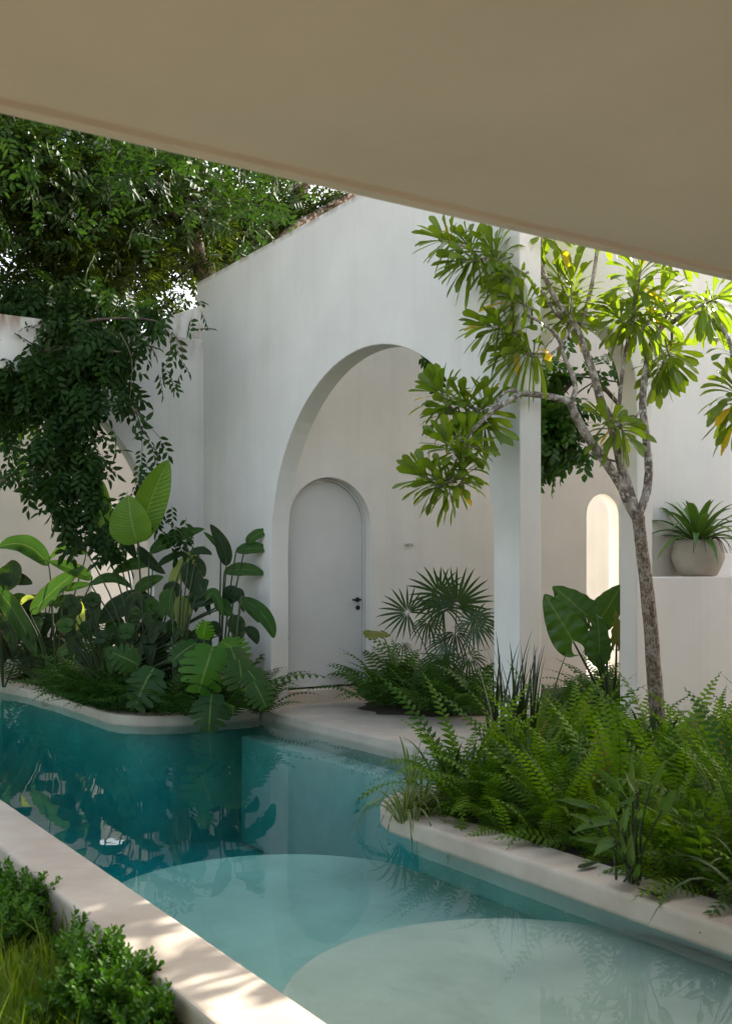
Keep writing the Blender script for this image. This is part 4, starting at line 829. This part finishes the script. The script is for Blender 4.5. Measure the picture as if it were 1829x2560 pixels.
loose = [(405, 905), (415, 930), (395, 935), (435, 870), (450, 905), (455, 935), (440, 840), (428, 950), (330, 1110), (352, 1130), (372, 1100), (395, 1095), (405, 1110), (350, 1165), (352, 1195), (340, 1085), (380, 1130), (370, 1160), (360, 1185), (352, 1230), (320, 1235), (345, 1240), (385, 1275), (410, 1290), (430, 1270), (440, 1320), (465, 1300), (480, 1330), (470, 1350), (450, 1345), (480, 1390), (490, 1400), (385, 1315), (400, 1330), (270, 1100), (285, 1080), (300, 1390), (285, 1340), (290, 1360), (270, 1330), (480, 800), (500, 780), (490, 830), (496, 760), (430, 790), (400, 800)]
P = np.array([onD(x, y-8, 11.95) for x, y in loose]); D = rng.normal(0, .45, P.shape); D[:, 2] -= .8; scatter(mb, VT, P, D, .9)
mb.build('crown', M['vine'], dt)
# leafy tree inside the alcove behind the slender arch
at_ = empty('alcove_tree', tuple(onD(1300, 1400, 10.4)[:2])+(.1,), 'dark leafy tree in the alcove hanging beside the pier', 'tree')
mb = MB(); q = np.array(at_.location)
tube(mb, [q, q+UP*1.2, onD(1330, 1150, 10.3), onD(1380, 1020, 10.2), onD(1440, 945, 10.2), onD(1480, 935, 10.2)], [.05, .045, .04, .03, .02, .008], 8, 0, 5)
tube(mb, [onD(1340, 940, 10.2), onD(1420, 938, 10.2), onD(1545, 955, 10.3)], [.010, .010, .008], 6, 0, 4)
tube(mb, [onD(1470, 930, 10.4), onD(1500, 960, 10.4), onD(1545, 1010, 10.4)], [.02, .022, .022], 6, 0, 4)
tube(mb, [onD(1340, 1110, 10.1), onD(1420, 1125, 10.1), onD(1480, 1140, 10.1), onD(1545, 1155, 10.1)], [.014, .013, .012, .010], 6, 0, 4)
tube(mb, [onD(1400, 1030, 10.1), onD(1440, 985, 10.15), onD(1490, 950, 10.2)], [.01, .009, .006], 6, 0, 4)
mb.build('trunk', M['bark_dark'], at_)
AT = [sprig_tpl(7, .24, .062, .115) for _ in range(4)]
mb = MB(); P = blobs([(1350, 930, 10.2, .16, .6), (1375, 950, 10.2, .15, .5), (1390, 920, 10.2, .12, .3), (1350, 1030, 10.2, .22, 1.2), (1385, 1050, 10.15, .22, 1.3), (1400, 1090, 10.1, .2, 1.0), (1355, 1100, 10.2, .22, 1.0), (1350, 1150, 10.2, .16, .5), (1300, 1050, 10.4, .3, .8), (1420, 1030, 10.2, .12, .3), (1500, 920, 10.2, .10, .22), (1525, 925, 10.2, .08, .15), (1400, 1000, 10.2, .12, .25), (1290, 950, 10.4, .25, .5)], 260)
P = np.concatenate([P]+[np.array(c_)+rng.normal(0, .42, (48, 3)) for c_ in ((6.6, 8.0, 5.0), (7.4, 8.2, 5.3), (8.2, 8.4, 5.4), (7.2, 9.3, 5.4), (8.2, 9.5, 5.5), (9.2, 9.0, 5.3), (6.8, 9.9, 5.1), (9.0, 10.0, 5.2), (9.8, 8.2, 5.2))])
P = P[P[:, 0] > 6.25]; D = rng.normal(0, .6, P.shape); D[:, 2] -= .5; D[:, 0] += .2; scatter(mb, AT, P, D, .95)
P = np.array([onD(x, y, 10.05) for x, y in ((1395, 1165), (1385, 1180), (1400, 1185), (1410, 1150), (1440, 1130), (1460, 1135), (1445, 1120), (1480, 1130), (1470, 1110), (1350, 1160), (1345, 1180), (1425, 1115), (1440, 990), (1450, 870), (1455, 900))])
D = rng.normal(0, .4, P.shape); D[:, 2] -= .7; scatter(mb, AT, P, D, .75); mb.build('crown', M['dark_alcove'], at_)
# creeper hanging from the crown of the big arch
mb = MB(); P = np.array([onX(x, y, 5.99)+np.array([.10, 0, 0]) for x, y in ((1028, 885), (1040, 892), (1050, 898), (1062, 905), (1072, 915), (1080, 930), (1035, 880))]); D = rng.normal(0, .35, P.shape); D[:, 2] -= .9
scatter(mb, AT, P, D, .75); tag(mb.build('creeper', M['vine']), 'dark creeper sprays hanging behind the crown of the big arch', 'creeper')

# ------------------------------------------------------------------ LAWN and GLOSSY SHRUBS at lower left
mb = MB()
n = 26000; X = rng.uniform(.05, 1.53, n); Y = rng.uniform(2.6, 7.2, n); H_ = rng.uniform(.05, .16, n)*(1+.8*(rng.random(n) > .93)); az = rng.uniform(0, 6.283, n); ln = rng.uniform(.1, .6, n); w = rng.uniform(.0025, .005, n)
b_ = np.stack([X, Y, np.full(n, GZ)], 1); h = np.stack([np.cos(az), np.sin(az), np.zeros(n)], 1); s = np.stack([-np.sin(az), np.cos(az), np.zeros(n)], 1)
m1 = b_+h*(H_*ln*.35)[:, None]+UP*(H_*.6)[:, None]; tp_ = b_+h*(H_*ln)[:, None]+UP*(H_*(1-.25*ln))[:, None]
V = np.stack([b_-s*w[:, None], b_+s*w[:, None], m1+s*(w*.8)[:, None], m1-s*(w*.8)[:, None], tp_+s*(w*.1)[:, None], tp_-s*(w*.1)[:, None]], 1).reshape(-1, 3); o = np.arange(n)*6
mb.add(V, np.concatenate([np.stack([o, o+1, o+2, o+3], 1), np.stack([o+3, o+2, o+4, o+5], 1)]), np.full(len(V), .5), None, np.repeat(rng.random(n), 6))
tag(mb.build('grass', M['grass']), kind='stuff')
SH = []
for _ in range(4):
    V = []; Q = []; U = []; W_ = []
    for i in range(14):
        zc = .10*i/13; a = i*2.4; d = nrm([math.cos(a)*.85, .25+.9*(i/13), math.sin(a)*.85]); l = .042*(1-.35*i/13); wv = l*.62; c = np.array([0, zc, 0.]); sdv = nrm(np.cross(d, [.1, 1, .2])); k = len(V)
        nn = np.cross(sdv, d)
        V += [c, c+d*l*.4+sdv*wv*.42+nn*l*.06, c+d*l*.8+sdv*wv*.40+nn*l*.06, c+d*l, c+d*l*.8-sdv*wv*.40+nn*l*.06, c+d*l*.4-sdv*wv*.42+nn*l*.06]
        Q += [(k, k+1, k+2, k+3), (k, k+3, k+4, k+5)]; U += [0, .8, .8, 0, -.8, -.8]; W_ += [0, .4, .8, 1, .8, .4]
    SH.append((np.array(V), np.array(Q), np.array(U, float), np.array(W_, float), 14))
def shrub(cs, label, n):
    mb = MB(); Ps = []; Ds = []
    for (px, py, d, r) in cs:
        r *= .57; c = onD(px+4, py+40, d); k = int(n*r*r*42); v = rng.normal(0, 1, (k, 3)); v /= np.linalg.norm(v, axis=1)[:, None]
        Ps.append(c+v*r*rng.random(k)[:, None]**.33); Ds.append(v*.7+UP*.7+rng.normal(0, .3, (k, 3)))
    P = np.concatenate(Ps); D = np.concatenate(Ds); ok = P[:, 2] > GZ+.02; P = P[ok]; D = D[ok]
    cc = P.mean(0); root = empty('glossy_shrub', (cc[0], cc[1], GZ), label, 'shrub')
    scatter(mb, SH, P, D, 1.0, rjit=2); mb.build('foliage', M['shrub'], root)
    mb = MB(); g = np.array([cc[0], cc[1], GZ])
    for i in range(0, len(P), 5): tube(mb, [g+rng.normal(0, .06, 3)*[1, 1, 0], (g+P[i])/2+UP*.02, P[i]], [.005, .004, .002], 4, 0, 2)
    mb.build('stem', M['bark_dark'], root)
shrub([(20, 2200, 5.3, .13), (75, 2215, 5.2, .12), (20, 2270, 5.0, .14), (-40, 2220, 5.2, .15), (105, 2215, 5.15, .05), (60, 2300, 4.9, .12), (-20, 2330, 4.8, .12)], 'glossy small leaved shrub at the left edge lapping over the pool coping', 190)
shrub([(190, 2370, 4.35, .09), (240, 2370, 4.25, .10), (300, 2400, 4.15, .09), (330, 2440, 4.05, .09), (250, 2440, 4.1, .12), (200, 2450, 4.1, .11), (310, 2490, 3.95, .10), (380, 2500, 3.85, .10), (270, 2510, 3.9, .12), (420, 2530, 3.8, .07), (350, 2560, 3.75, .12), (150, 2480, 4.1, .09), (165, 2320, 4.5, .05)], 'glossy small leaved shrub on the lawn at the foot of the left coping', 190)
